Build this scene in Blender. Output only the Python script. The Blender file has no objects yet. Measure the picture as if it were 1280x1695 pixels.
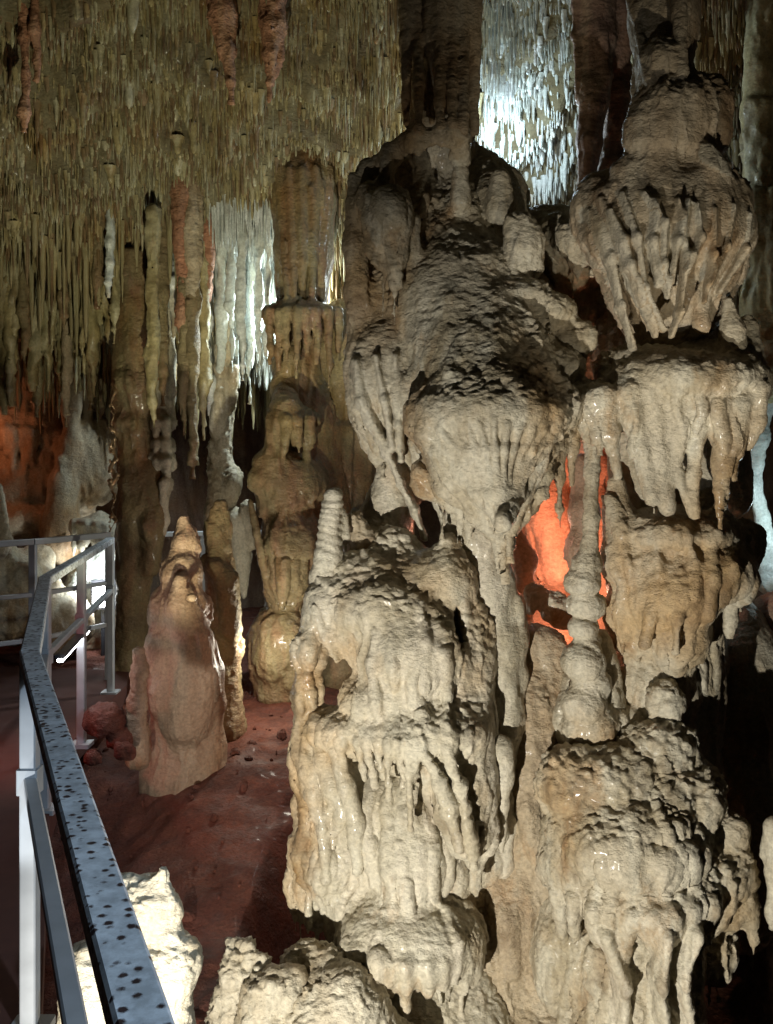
import bpy, math, random, numpy as np
from mathutils import Vector, Matrix

# ------------------------------------------------------------------ camera, world, lamps
S = bpy.context.scene
COL = S.collection
FPX, CX, HY, EYE = 1594.0, 640.0, 760.0, 1.6          # focal length in photo pixels, centre column, horizon row, eye height

def P(px, py, d):
    return ((px - CX) / FPX * d, d, EYE + (HY - py) / FPX * d)

cam = bpy.data.cameras.new('camera')
cam.sensor_fit = 'VERTICAL'; cam.sensor_height = 24.0
cam.lens = 24.0 * FPX / 1695.0
cam.shift_y = (HY - 847.5) / 1695.0
cam.clip_start = 0.05; cam.clip_end = 200
camo = bpy.data.objects.new('camera', cam); COL.objects.link(camo)
camo.location = (0, 0, EYE); camo.rotation_euler = (math.radians(90), 0, 0)
S.camera = camo
S.render.resolution_x, S.render.resolution_y = 773, 1024
S.view_settings.view_transform = 'Standard'; S.view_settings.look = 'None'
S.view_settings.exposure = 0.0; S.view_settings.gamma = 1.0
S.render.engine = 'CYCLES'
S.cycles.max_bounces = 5; S.cycles.diffuse_bounces = 2; S.cycles.glossy_bounces = 2
S.cycles.use_denoising = True
S.cycles.sample_clamp_indirect = 4.0
S.cycles.caustics_reflective = False; S.cycles.caustics_refractive = False

w = bpy.data.worlds.new('World'); S.world = w; w.use_nodes = True
w.node_tree.nodes['Background'].inputs[0].default_value = (0.55, 0.5, 0.38, 1)
w.node_tree.nodes['Background'].inputs[1].default_value = 0.006

def lamp(name, loc, power, color, size=0.06, target=None, angle=None, blend=0.5):
    ld = bpy.data.lights.new(name, 'SPOT' if target else 'POINT')
    ld.energy = power; ld.color = color; ld.shadow_soft_size = size
    o = bpy.data.objects.new(name, ld); COL.objects.link(o); o.location = loc
    if target:
        ld.spot_size = math.radians(angle or 70); ld.spot_blend = blend
        o.rotation_euler = (Vector(target) - Vector(loc)).to_track_quat('-Z', 'Y').to_euler()
    return o

lamp('key_lamp', (-0.72, 0.90, -0.35), 560, (1.0, 0.95, 0.85), 0.022, (.65, 3.9, .22), 80, 0.7)
lamp('bulb_fill', (1.25, 1.5, .1), 120, (1.0, .90, .72), 0.03, P(1110, 330, 3.9), 34, .8)  # unseen spot added to brighten the hanging bulb
lamp('ceiling_lamp', (-0.9, 4.3, 0.25), 330, (0.97, 0.92, 0.64), 0.03, P(330, 120, 6.6), 84, 0.9)
lamp('straw_lamp', P(505, 515, 7.6), 120, (0.80, 0.95, 1.0), 0.05)
lamp('slit_lamp', P(640, 470, 7.5), 26, (0.85, 0.96, 1.0), 0.05)
lamp('vault_lamp', P(835, 235, 6.3), 26, (0.68, 0.86, 1.0), 0.05)
lamp('niche_lamp', P(925, 900, 4.70), 4.5, (1.0, 0.25, 0.12), 0.04)
lamp('niche_floor_lamp', P(946, 985, 4.80), 5, (1.0, 0.46, 0.30), 0.03)
lamp('niche_side_lamp', P(872, 890, 4.78), 3, (1.0, 0.46, 0.30), 0.03)
lamp('red_lamp', (-2.9, 4.6, 0.75), 28, (1.0, 0.13, 0.07), 0.08, P(230, 1210, 5.4), 62, .8)
lamp('ember_lamp', P(-60, 720, 7.9), 3.2, (1.0, 0.32, 0.14), 0.10)
lamp('glare_lamp', P(185, 950, 7.75), 60, (0.90, 0.97, 1.0), 0.08, P(130, 985, 8.3), 130, .8)
lamp('post_lamp', (-1.35, 2.35, 0.50), 14, (0.92, 0.97, 1.0), 0.03, (-1.0, 2.7, .68), 50, .4)
lamp('edge_lamp', P(1330, 860, 5.6), 9, (0.75, 0.95, 1.0), 0.06)
lamp('floor_fill', (-.62, 4.8, .45), 4, (1.0, .78, .62), 0.04)  # added fill for the stalagmite cluster, no fixture there
lamp('column_fill', (-.72, 6.15, .45), 22, (1.0, .94, .78), .05)  # warm fill added to lift the left columns, has no fixture
lamp('rail_lamp', (1.5, -0.8, 2.25), 420, (0.62, 0.80, 1.0), 0.08, (-0.62, 1.8, 1.05), 34, 0.8)

# ------------------------------------------------------------------ noise
rng = np.random.RandomState(7)
PERM = rng.permutation(4096).astype(np.int64)
VAL = rng.rand(4096).astype(np.float32)

def h3(i, j, k):
    return PERM[(PERM[(PERM[i & 4095] + j) & 4095] + k) & 4095]

def vn(p, f, seed=0):
    """value noise in -1..1; p (N,3); f scalar or 3 frequencies per metre"""
    q = p * np.asarray(f, np.float32) + 37.3 + seed * 13.7
    i = np.floor(q).astype(np.int64); t = (q - i).astype(np.float32); t = t * t * (3 - 2 * t)
    r = 0
    for a in (0, 1):
        wa = t[:, 0] if a else 1 - t[:, 0]
        for b in (0, 1):
            wb = wa * (t[:, 1] if b else 1 - t[:, 1])
            for c in (0, 1):
                r = r + wb * (t[:, 2] if c else 1 - t[:, 2]) * VAL[h3(i[:, 0] + a, i[:, 1] + b, i[:, 2] + c)]
    return r * 2 - 1

def fbm(p, f, o=3, seed=0):
    f = np.asarray(f, np.float32); r = 0; a = 1.0; n = 0
    for q in range(o):
        r = r + a * vn(p, f * 2 ** q, seed + q * 5); n += a; a *= 0.5
    return r / n

def cells(p, f, seed=0):
    """distance to the nearest cell point, in cells"""
    q = p * np.asarray(f, np.float32) + 11.1 + seed * 7.7
    i = np.floor(q).astype(np.int64); t = (q - i).astype(np.float32)
    best = np.full(len(p), 9.0, np.float32)
    for a in (-1, 0, 1):
        for b in (-1, 0, 1):
            for c in (-1, 0, 1):
                h = h3(i[:, 0] + a, i[:, 1] + b, i[:, 2] + c)
                dx = a + VAL[h] - t[:, 0]; dy = b + VAL[(h + 1117) & 4095] - t[:, 1]; dz = c + VAL[(h + 2711) & 4095] - t[:, 2]
                best = np.minimum(best, dx * dx + dy * dy + dz * dz)
    return np.sqrt(best)

# ------------------------------------------------------------------ materials
def mat_stone(name, ca, cb, cc=None, rough=0.45, bump=0.5, fine=90.0, wet=0.3, stain=None):
    rough += .1; wet *= .6; bump *= 1.15
    m = bpy.data.materials.new(name); m.use_nodes = True
    nt = m.node_tree; N = nt.nodes; L = nt.links; bs = N['Principled BSDF']
    cc = cc or tuple(0.5 * (x + y) for x, y in zip(ca, cb))
    tc = N.new('ShaderNodeTexCoord')
    def noise(scale, detail=4, mapping=(1, 1, 1), ro=0.6):
        mp = N.new('ShaderNodeMapping'); mp.inputs['Scale'].default_value = mapping
        n = N.new('ShaderNodeTexNoise'); n.inputs['Scale'].default_value = scale
        n.inputs['Detail'].default_value = detail; n.inputs['Roughness'].default_value = ro
        L.new(tc.outputs['Object'], mp.inputs[0]); L.new(mp.outputs[0], n.inputs[0]); return n.outputs[0]
    def ramp(src, a, b):
        r = N.new('ShaderNodeMapRange'); r.inputs[1].default_value = a; r.inputs[2].default_value = b
        L.new(src, r.inputs[0]); return r.outputs[0]
    def mix(f, a, b, mode='MIX'):
        x = N.new('ShaderNodeMix'); x.data_type = 'RGBA'; x.blend_type = mode
        L.new(f, x.inputs[0]) if not isinstance(f, float) else setattr(x.inputs[0], 'default_value', f)
        for s, v in ((6, a), (7, b)):
            if isinstance(v, tuple): x.inputs[s].default_value = (*v, 1)
            else: L.new(v, x.inputs[s])
        return x.outputs[2]
    c = mix(ramp(noise(2.2, 5), .38, .62), ca, cb)
    c = mix(ramp(noise(9, 4, (1, 1, .16)), .45, .70), c, cc)
    if stain:
        c = mix(ramp(noise(4, 6, (1, 1, .45), .7), .56, .72), c, stain)
    c = mix(ramp(noise(1.7, 4, (1, 1, .6)), .50, .66), c, mix(1.0, c, (.92, .72, .50), 'MULTIPLY'))
    c = mix(ramp(noise(3.1, 5, (1, 1, .7)), .56, .66), c, mix(1.0, c, (.66, .62, .58), 'MULTIPLY'))
    sp = ramp(noise(60, 3), .30, .75)
    g = N.new('ShaderNodeMapRange'); g.inputs[3].default_value = .72; g.inputs[4].default_value = 1.18; L.new(sp, g.inputs[0])
    cm = N.new('ShaderNodeVectorMath'); cm.operation = 'SCALE'; L.new(c, cm.inputs[0]); L.new(g.outputs[0], cm.inputs['Scale'])
    L.new(cm.outputs[0], bs.inputs['Base Color'])
    rr = N.new('ShaderNodeMapRange'); rr.inputs[1].default_value = .4; rr.inputs[2].default_value = .6
    rr.inputs[3].default_value = rough - .15; rr.inputs[4].default_value = rough + .25
    L.new(noise(4, 3), rr.inputs[0]); L.new(rr.outputs[0], bs.inputs['Roughness'])
    wt = N.new('ShaderNodeMapRange'); wt.inputs[1].default_value = .50; wt.inputs[2].default_value = .60; wt.inputs[3].default_value = 0; wt.inputs[4].default_value = wet * 1.8
    L.new(noise(2.6, 3, (1, 1, .5)), wt.inputs[0]); L.new(wt.outputs[0], bs.inputs['Coat Weight'])
    bs.inputs['Coat Roughness'].default_value = 0.16
    bu = N.new('ShaderNodeBump'); bu.inputs['Strength'].default_value = bump; bu.inputs['Distance'].default_value = .012
    L.new(noise(fine, 5, (1, 1, 1.5), .65), bu.inputs['Height'])
    bu2 = N.new('ShaderNodeBump'); bu2.inputs['Strength'].default_value = bump * .7; bu2.inputs['Distance'].default_value = .02
    L.new(noise(fine * .33, 3, (1, 1, 1.6)), bu2.inputs['Height']); L.new(bu2.outputs[0], bu.inputs['Normal'])
    L.new(bu.outputs[0], bs.inputs['Normal'])
    return m

M = {
    'cream': mat_stone('cream_flowstone', (.54, .48, .36), (.37, .31, .20), (.60, .56, .44), .46, .55, 80, .3, (.36, .24, .12)),
    'pale': mat_stone('pale_flowstone', (.60, .56, .44), (.44, .38, .26), (.62, .56, .44), .42, .5, 80, .4, (.42, .30, .17)),
    'tan': mat_stone('tan_flowstone', (.47, .38, .25), (.36, .27, .17), (.50, .43, .31), .42, .6, 80, .25, (.38, .24, .12)),
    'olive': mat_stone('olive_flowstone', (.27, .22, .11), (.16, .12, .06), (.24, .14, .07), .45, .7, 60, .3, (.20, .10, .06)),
    'straw': mat_stone('straw_stalactite', (.40, .34, .17), (.23, .18, .08), (.46, .43, .28), .40, .3, 60, .3, (.30, .18, .09)),
    'ashen': mat_stone('ashen_stalactite', (.44, .41, .25), (.30, .27, .15), (.50, .48, .36), .40, .3, 60, .3),
    'umber': mat_stone('umber_stalactite', (.24, .17, .08), (.15, .10, .05), (.28, .20, .12), .45, .3, 60, .3),
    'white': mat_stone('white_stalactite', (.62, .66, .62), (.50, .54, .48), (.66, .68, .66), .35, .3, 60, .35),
    'rust': mat_stone('rusty_stalactite', (.44, .21, .12), (.30, .15, .08), (.46, .28, .17), .5, .9, 50, .2),
    'roof': mat_stone('ceiling_stone', (.17, .14, .07), (.10, .08, .04), (.22, .20, .12), .6, .9, 30, .1, (.12, .08, .05)),  # darkened so the gaps between the straws read as shade
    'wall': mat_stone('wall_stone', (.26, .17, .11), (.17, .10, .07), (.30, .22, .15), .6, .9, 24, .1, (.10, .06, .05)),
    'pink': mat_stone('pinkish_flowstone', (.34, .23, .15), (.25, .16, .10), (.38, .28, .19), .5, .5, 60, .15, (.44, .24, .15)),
    'earth': mat_stone('red_earth', (.15, .045, .028), (.09, .030, .02), (.18, .06, .035), .7, 1.0, 40, .05, (.12, .06, .05)),
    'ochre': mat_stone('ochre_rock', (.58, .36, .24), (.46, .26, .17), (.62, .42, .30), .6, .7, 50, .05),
}

def mat_plain(name, col, rough=.6, metal=0.0, emit=None, power=0):
    m = bpy.data.materials.new(name); m.use_nodes = True; b = m.node_tree.nodes['Principled BSDF']
    nt = m.node_tree
    n = nt.nodes.new('ShaderNodeTexNoise'); n.inputs['Scale'].default_value = 14; n.inputs['Detail'].default_value = 6
    tc = nt.nodes.new('ShaderNodeTexCoord'); nt.links.new(tc.outputs['Object'], n.inputs[0])
    x = nt.nodes.new('ShaderNodeMix'); x.data_type = 'RGBA'
    x.inputs[6].default_value = (*[c * .7 for c in col], 1); x.inputs[7].default_value = (*[min(1, c * 1.2) for c in col], 1)
    nt.links.new(n.outputs[0], x.inputs[0]); nt.links.new(x.outputs[2], b.inputs['Base Color'])
    b.inputs['Roughness'].default_value = rough; b.inputs['Metallic'].default_value = metal
    if emit:
        b.inputs['Emission Color'].default_value = (*emit, 1); b.inputs['Emission Strength'].default_value = power
    return m

def mat_rail():
    m = bpy.data.materials.new('galvanised_steel'); m.use_nodes = True; nt = m.node_tree; N = nt.nodes; L = nt.links
    b = N['Principled BSDF']; tc = N.new('ShaderNodeTexCoord')
    v = N.new('ShaderNodeTexVoronoi'); v.inputs['Scale'].default_value = 58; v.inputs['Randomness'].default_value = 1
    n = N.new('ShaderNodeTexNoise'); n.inputs['Scale'].default_value = 150; n.inputs['Detail'].default_value = 8; n.inputs['Roughness'].default_value = .75
    n2 = N.new('ShaderNodeTexNoise'); n2.inputs['Scale'].default_value = 9
    for q in (v, n, n2): L.new(tc.outputs['Object'], q.inputs[0])
    a = N.new('ShaderNodeMath'); a.operation = 'MULTIPLY_ADD'; a.inputs[1].default_value = .55
    L.new(n.outputs[0], a.inputs[0]); L.new(v.outputs['Distance'], a.inputs[2])
    a2 = N.new('ShaderNodeMath'); a2.operation = 'MULTIPLY_ADD'; a2.inputs[1].default_value = -.45
    L.new(n2.outputs[0], a2.inputs[0]); L.new(a.outputs[0], a2.inputs[2])
    r = N.new('ShaderNodeMapRange'); r.inputs[1].default_value = .27; r.inputs[2].default_value = .42
    L.new(a2.outputs[0], r.inputs[0])
    x = N.new('ShaderNodeMix'); x.data_type = 'RGBA'
    x.inputs[6].default_value = (.05, .03, .03, 1); x.inputs[7].default_value = (.62, .68, .73, 1)
    L.new(r.outputs[0], x.inputs[0])
    gn = N.new('ShaderNodeTexNoise'); gn.inputs['Scale'].default_value = 22; gn.inputs['Detail'].default_value = 8; gn.inputs['Roughness'].default_value = .7; L.new(tc.outputs['Object'], gn.inputs[0])
    gr = N.new('ShaderNodeMapRange'); gr.inputs[1].default_value = .38; gr.inputs[2].default_value = .62; gr.inputs[3].default_value = .55; L.new(gn.outputs[0], gr.inputs[0])
    gm = N.new('ShaderNodeVectorMath'); gm.operation = 'SCALE'; L.new(x.outputs[2], gm.inputs[0]); L.new(gr.outputs[0], gm.inputs['Scale']); L.new(gm.outputs[0], b.inputs['Base Color'])
    b.inputs['Roughness'].default_value = .55; b.inputs['Metallic'].default_value = .15
    bu = N.new('ShaderNodeBump'); bu.inputs['Strength'].default_value = .4; bu.inputs['Distance'].default_value = .003
    L.new(r.outputs[0], bu.inputs['Height']); L.new(bu.outputs[0], b.inputs['Normal'])
    return m
M['rail'] = mat_rail(); M['steel'] = mat_plain('brushed_steel', (.40, .42, .44), .5, .2)
M['deck'] = mat_plain('walkway_concrete', (.10, .035, .025), .95)  # red light on the walkway put into the concrete colour
M['lampcase'] = mat_plain('lamp_housing', (.08, .08, .09), .4, .6)
M['glow'] = mat_plain('lamp_glass', (.9, .9, .9), .3, 0, (.92, .97, 1.0), 22)
M['wire'] = mat_plain('twisted_wire', (.42, .30, .18), .35, .5)

# ------------------------------------------------------------------ object helpers
def tag(o, label=None, cat=None, group=None, kind=None):
    if label: o['label'] = label
    if cat: o['category'] = cat
    if group: o['group'] = group
    if kind: o['kind'] = kind
    return o

def empty(name, loc=(0, 0, 0)):
    o = bpy.data.objects.new(name, None); COL.objects.link(o); o.location = loc; o.empty_display_size = .1
    return o

def mesh_np(name, V, Q, mat, parent=None, loc=(0, 0, 0), normals=None, smooth=True):
    """V (n,3) floats, Q (m,3|4) ints"""
    me = bpy.data.meshes.new(name); k = Q.shape[1]
    me.vertices.add(len(V)); me.vertices.foreach_set('co', np.ascontiguousarray(V, np.float32).ravel())
    me.loops.add(len(Q) * k); me.loops.foreach_set('vertex_index', Q.astype(np.int32).ravel())
    me.polygons.add(len(Q)); me.polygons.foreach_set('loop_start', np.arange(0, len(Q) * k, k, dtype=np.int32))
    me.update(calc_edges=True)
    me.polygons.foreach_set('use_smooth', [smooth] * len(Q))
    if normals is not None: me.normals_split_custom_set_from_vertices(normals.astype(np.float32))
    me.materials.append(mat)
    o = bpy.data.objects.new(name, me); COL.objects.link(o); o.location = loc
    if parent: o.parent = parent
    return o

def vnorm(V, Q):
    a = V[Q[:, 2]] - V[Q[:, 0]]; b = V[Q[:, -1]] - V[Q[:, 1]]
    n = np.cross(a, b); out = np.zeros_like(V)
    for c in range(3):
        for k in range(Q.shape[1]):
            out[:, c] += np.bincount(Q[:, k], n[:, c], len(V))
    return out / (np.linalg.norm(out, axis=1, keepdims=True) + 1e-12)

# ------------------------------------------------------------------ implicit flowstone modelling
def surface_net(F, org, h):
    sg = F < 0
    nx, ny, nz = F.shape
    c = sg[:-1, :-1, :-1].astype(np.uint8)
    tot = sum(sg[a:nx - 1 + a, b:ny - 1 + b, e:nz - 1 + e].astype(np.uint8) for a in (0, 1) for b in (0, 1) for e in (0, 1))
    act = (tot > 0) & (tot < 8)
    I = np.argwhere(act); n = len(I)
    idx = np.full(act.shape, -1, np.int32); idx[act] = np.arange(n)
    cor = {}
    for a in (0, 1):
        for b in (0, 1):
            for e in (0, 1):
                cor[a, b, e] = F[I[:, 0] + a, I[:, 1] + b, I[:, 2] + e]
    acc = np.zeros((n, 3), np.float32); cnt = np.zeros(n, np.float32)
    ks = list(cor)
    for u in ks:
        for ax in range(3):
            if u[ax]: continue
            v = list(u); v[ax] = 1; v = tuple(v)
            fa, fb = cor[u], cor[v]; m = (fa < 0) != (fb < 0)
            t = np.where(m, fa / np.where(m, fa - fb, 1), 0)
            p = np.zeros((n, 3), np.float32) + np.array(u, np.float32); p[:, ax] = t
            acc += p * m[:, None]; cnt += m
    V = (I + acc / cnt[:, None]) * h + org
    qs = []
    for ax in range(3):
        s0 = [slice(1, -1)] * 3; s0[ax] = slice(0, -1); s1 = list(s0); s1[ax] = slice(1, None)
        A = sg[tuple(s0)]; B = sg[tuple(s1)]
        for flip, msk in ((False, A & ~B), (True, ~A & B)):
            E = np.argwhere(msk)
            off = np.ones(3, int); off[ax] = 0; E = E + off
            b, e = [(1, 2), (2, 0), (0, 1)][ax]
            d1 = np.zeros(3, int); d1[b] = -1; d2 = np.zeros(3, int); d2[e] = -1
            c0 = idx[tuple((E + d1 + d2).T)]; c1 = idx[tuple((E + d2).T)]; c2 = idx[tuple(E.T)]; c3 = idx[tuple((E + d1).T)]
            q = np.stack([c0, c1, c2, c3], 1)
            if flip: q = q[:, ::-1]
            qs.append(q)
    Q = np.concatenate(qs); Q = Q[(Q >= 0).all(1)]
    return V.astype(np.float32), Q, I

class Stone:
    """one formation: ellipsoids, tapering strands and curtains melted together; every piece belongs to a named part"""
    def __init__(s, D, h=.0095, k=.05):
        s.D, s.h, s.k, s.p = D, h, k, []
        s.parts = ['body']; s.sm = []
    def part(s, name):
        if name == 'body': return 0
        s.parts.append(name); return len(s.parts) - 1
    def E(s, px, py, rx, ry, dd=0, rz=None, k=None, part='body', cut=False):
        d = s.D + dd; u = d / FPX; rz = (rx + ry) / 2 if rz is None else rz
        s.p.append(('e', np.array(P(px, py, d)), np.array([rx * u, rz * u, ry * u]), s.k if k is None else k, s.part(part), cut)); return s
    def C(s, pts, sy=1.0, k=None, part='body', cut=False, snap=None, off=-.004):
        pid = s.part(part); c = []
        if snap if snap is not None else part in ('drip', 'curtain', 'rib'):
            s.p.append(('snap', pts, sy, s.k if k is None else k, pid, off)); return s
        for q in pts:
            dd = q[3] if len(q) > 3 else 0
            d = s.D + dd; c.append((np.array(P(q[0], q[1], d)), q[2] * d / FPX))
        for a, b in zip(c[:-1], c[1:]):
            s.p.append(('c', a, b, s.k if k is None else k, pid, cut, sy))
        return s
    def smooth(s, px, py, rad, dd=0):
        d = s.D + dd; s.sm.append((np.array(P(px, py, d)), rad * d / FPX)); return s
    def drip(s, x, y0, y1, r0, dd=0, k=.03, name='drip', lean=0, r1=3):
        L = y1 - y0; rr = random.Random(int(x * 7 + y0 * 3)); j = lambda a: rr.uniform(-a, a)
        return s.C([(x, y0, r0, dd), (x + lean * .35 + j(r0 * .25), y0 + L * .35, r0 * .72, dd), (x + lean * .7 + j(r0 * .2), y0 + L * .7, r0 * .5 + r1 * .3, dd),
                    (x + lean, y1, r1, dd)], k=k, part=name)
    def fringe(s, x0, y0, x1, y1, n, lmin, lmax, r=8, dd=0, seed=1, name='drip', dd1=None):
        rr = random.Random(seed)
        for i in range(n):
            t = (i + rr.uniform(.2, .8)) / n
            q = dd if dd1 is None else dd + (dd1 - dd) * t
            s.drip(x0 + (x1 - x0) * t, y0 + (y1 - y0) * t - 10, y0 + (y1 - y0) * t + rr.uniform(lmin, lmax), r * rr.uniform(.7, 1.3), q, name=name, r1=2.5)
        return s
    def stamp(s, q):
        lo, h, n, ax = s.lo, s.h, s.n, s.ax
        k = max(q[3], 1e-4)
        if q[0] == 'e': a, b = q[1] - q[2], q[1] + q[2]
        else:
            ra = np.array([q[1][1], q[1][1] * q[6], q[1][1]]); rb = np.array([q[2][1], q[2][1] * q[6], q[2][1]])
            a = np.minimum(q[1][0] - ra, q[2][0] - rb); b = np.maximum(q[1][0] + ra, q[2][0] + rb)
        i0 = np.clip(((a - k - 2 * h - lo) / h).astype(int), 0, n); i1 = np.clip(((b + k + 2 * h - lo) / h).astype(int) + 2, 0, n)
        if (i1 <= i0).any(): return
        sl = tuple(slice(x, y) for x, y in zip(i0, i1))
        X = ax[0][sl[0]][:, None, None]; Y = ax[1][sl[1]][None, :, None]; Z = ax[2][sl[2]][None, None, :]
        if q[0] == 'e':
            c, r = q[1].astype(np.float32), q[2].astype(np.float32)
            dx, dy, dz = (X - c[0]) / r[0], (Y - c[1]) / r[1], (Z - c[2]) / r[2]
            k0 = np.sqrt(dx * dx + dy * dy + dz * dz) + 1e-6
            k1 = np.sqrt((dx / r[0]) ** 2 + (dy / r[1]) ** 2 + (dz / r[2]) ** 2) + 1e-6
            D = k0 * (k0 - 1) / k1
        else:
            (pa, ra), (pb, rb) = q[1], q[2]; sy = q[6]
            bax, bay, baz = pb[0] - pa[0], (pb[1] - pa[1]) / sy, pb[2] - pa[2]
            qx, qy, qz = X - np.float32(pa[0]), (Y - np.float32(pa[1])) / np.float32(sy), Z - np.float32(pa[2])
            t = np.clip((qx * np.float32(bax) + qy * np.float32(bay) + qz * np.float32(baz)) / np.float32(bax * bax + bay * bay + baz * baz + 1e-9), 0, 1)
            D = np.sqrt((qx - np.float32(bax) * t) ** 2 + (qy - np.float32(bay) * t) ** 2 + (qz - np.float32(baz) * t) ** 2) - (np.float32(ra) + np.float32(rb - ra) * t)
        D = D.astype(np.float32); G = s.F[sl]
        if q[5]:
            hh = np.clip(.5 + .5 * (-D - G) / k, 0, 1)          # smooth subtraction
            s.F[sl] = np.maximum(G, -D) + k * hh * (1 - hh); return
        hh = np.maximum(k - np.abs(G - D), 0) / k
        m = D < s.Bd[sl]; s.Lb[sl][m] = q[4]; s.Bd[sl][m] = D[m]
        s.F[sl] = np.minimum(G, D) - hh * hh * k * .25
    def sample(s, p):
        q = (p - s.lo) / s.h; i = np.clip(q.astype(int), 0, s.n - 2); t = np.clip(q - i, 0, 1)
        r = 0
        for a in (0, 1):
            for b in (0, 1):
                for c in (0, 1):
                    r = r + (t[:, 0] if a else 1 - t[:, 0]) * (t[:, 1] if b else 1 - t[:, 1]) * (t[:, 2] if c else 1 - t[:, 2]) * s.F[i[:, 0] + a, i[:, 1] + b, i[:, 2] + c]
        return r
    def grad(s, p):
        e = s.h; g = np.stack([s.sample(p + np.eye(3)[a] * e) - s.sample(p - np.eye(3)[a] * e) for a in range(3)], 1)
        return g / (np.linalg.norm(g, axis=1, keepdims=True) + 1e-9)
    def front(s, px, py):
        d = np.arange(s.lo[1], s.hi[1], s.h * .6)
        p = np.array([P(px, py, v) for v in d])
        ok = ((p > s.lo) & (p < s.hi)).all(1)
        f = np.where(ok, s.sample(p), 1)
        w = np.nonzero(f < 0)[0]
        return d[w[0]] if len(w) else None
    def snapped(s, pts, sy, k, pid, off):
        out = []; top = None; prev = None
        for q in pts:
            d = s.front(q[0], q[1])
            if top is None and d is not None: top = d
            if d is None: d = prev if prev is not None else (s.D + (q[3] if len(q) > 3 else 0))
            elif prev is not None: d = min(d, prev + .02)
            prev = d; out.append((np.array(P(q[0], q[1], d + off)), q[2] * d / FPX))
        for a, b in zip(out[:-1], out[1:]): s.stamp(('c', a, b, k, pid, False, sy))
    def strands(s, n, seed, rad, length, thr=.6):
        """flow ribs: water tracks that run down the surface and end as drips where it overhangs"""
        V, Q, I = surface_net(s.F[::2, ::2, ::2], s.lo, s.h * 2)
        N_ = vnorm(V, Q); rr = np.random.RandomState(seed + 5)
        cand = np.nonzero((N_[:, 2] < thr) & (N_[:, 1] < .35))[0]
        if len(cand) < 10: return
        wgt = .25 + np.clip(-N_[cand, 2], 0, 1) * 1.4
        ids = rr.choice(cand, min(n, len(cand)), replace=False, p=wgt / wgt.sum())
        p = V[ids].astype(float) - N_[ids] * .003; L = length * (.35 + 1.1 * rr.rand(len(ids))); R = rad * (.5 + 1.3 * rr.rand(len(ids)) ** 2.5)
        F0 = s.F.copy(); st = .022; alive = np.ones(len(ids), bool); travelled = np.zeros(len(ids))
        segs = []; wob = rr.rand(len(ids)) * 6
        for step in range(int(length * 1.6 / st)):
            g = s.grad(p); dn = np.array([0, 0, -1.0]) - g * (-g[:, 2:3])
            mag = np.linalg.norm(dn, axis=1); side = np.cross(g, [0, 0, 1.0])
            dirn = dn / (mag[:, None] + 1e-6) + side * (.35 * np.sin(wob + step * .45))[:, None]
            nxt = p + dirn * st; f = s.sample(nxt); g2 = s.grad(nxt); nxt = nxt - g2 * (f + .001)[:, None]
            free = (mag < .42) & (g[:, 2] < 0)
            for i in np.nonzero(alive)[0]:
                t = travelled[i] / L[i]
                if free[i] or t >= 1:
                    if g[i, 2] < .1:
                        ll = L[i] * rr.uniform(.12, .42) ; e = p[i] + np.array([rr.uniform(-.01, .01), 0, -ll])
                        r0 = R[i] * (.5 + .5 * math.sin(min(1, t + .15) * math.pi))
                        segs.append((p[i].copy(), r0 * 1.15, e, max(.0028, r0 * .3)))
                    alive[i] = False; continue
                ra = R[i] * (.35 + .75 * math.sin(min(1, t + .05) * math.pi * .8)); rb = R[i] * (.35 + .75 * math.sin(min(1, t + .05 + st / L[i]) * math.pi * .8))
                segs.append((p[i].copy(), ra, nxt[i].copy(), rb)); travelled[i] += st
            p = np.where(alive[:, None], nxt, p)
            if not alive.any(): break
        for a, ra, b, rb in segs: s.stamp(('c', (a, ra), (b, rb), .011, 0, False, 1.0))
    def build(s, name, label, cat, mat, rough=1.0, flute=1.0, group=None, partmat={}, ripple=1.0, seed=0, strands=0, srad=.011, slen=.3):
        lo = np.full(3, 1e9); hi = -lo
        for q in s.p:
            if q[0] == 'snap' or q[5]: continue
            if q[0] == 'e': lo = np.minimum(lo, q[1] - q[2]); hi = np.maximum(hi, q[1] + q[2])
            else:
                for c, r in (q[1], q[2]):
                    e = np.array([r, r * q[6], r]); lo = np.minimum(lo, c - e); hi = np.maximum(hi, c + e)
        for q in s.p:
            if q[0] != 'snap': continue
            for t in q[1]:
                c = np.array(P(t[0], t[1], s.D + (t[3] if len(t) > 3 else 0))); r = t[2] * s.D / FPX
                lo = np.minimum(lo, c - r - .04); hi = np.maximum(hi, c + r + .04)
        h = s.h; lo -= .07; hi += .07
        if strands: lo[2] -= .06
        n = np.ceil((hi - lo) / h).astype(int) + 1
        s.lo, s.hi, s.n = lo, hi, n
        s.F = np.full(n, 1.0, np.float32); s.Lb = np.zeros(n, np.int16); s.Bd = np.full(n, 1e3, np.float32)
        s.ax = [(lo[i] + np.arange(n[i]) * h).astype(np.float32) for i in range(3)]
        for q in s.p:
            if q[0] != 'snap': s.stamp(q)
        if strands: s.strands(strands, seed, srad, slen)
        for q in s.p:
            if q[0] == 'snap': s.snapped(*q[1:])
        F = s.F; F[0], F[-1], F[:, 0], F[:, -1], F[:, :, 0], F[:, :, -1] = 1, 1, 1, 1, 1, 1
        V, Q, I = surface_net(F, lo.astype(np.float32), h)
        lab = s.Lb[I[:, 0], I[:, 1], I[:, 2]].astype(int)
        # drop loose crumbs, keep each part one connected piece
        comp = components(len(V), Q)
        cnt = np.bincount(comp, minlength=len(V)); okc = cnt[comp] > (60 if len(V) > 1500 else 0)
        Q = Q[okc[Q[:, 0]]]
        # --- surface relief: nodules and scales on faces that look up or out, flutes on overhangs, rippled steps on steep faces
        N_ = vnorm(V, Q)
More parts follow.
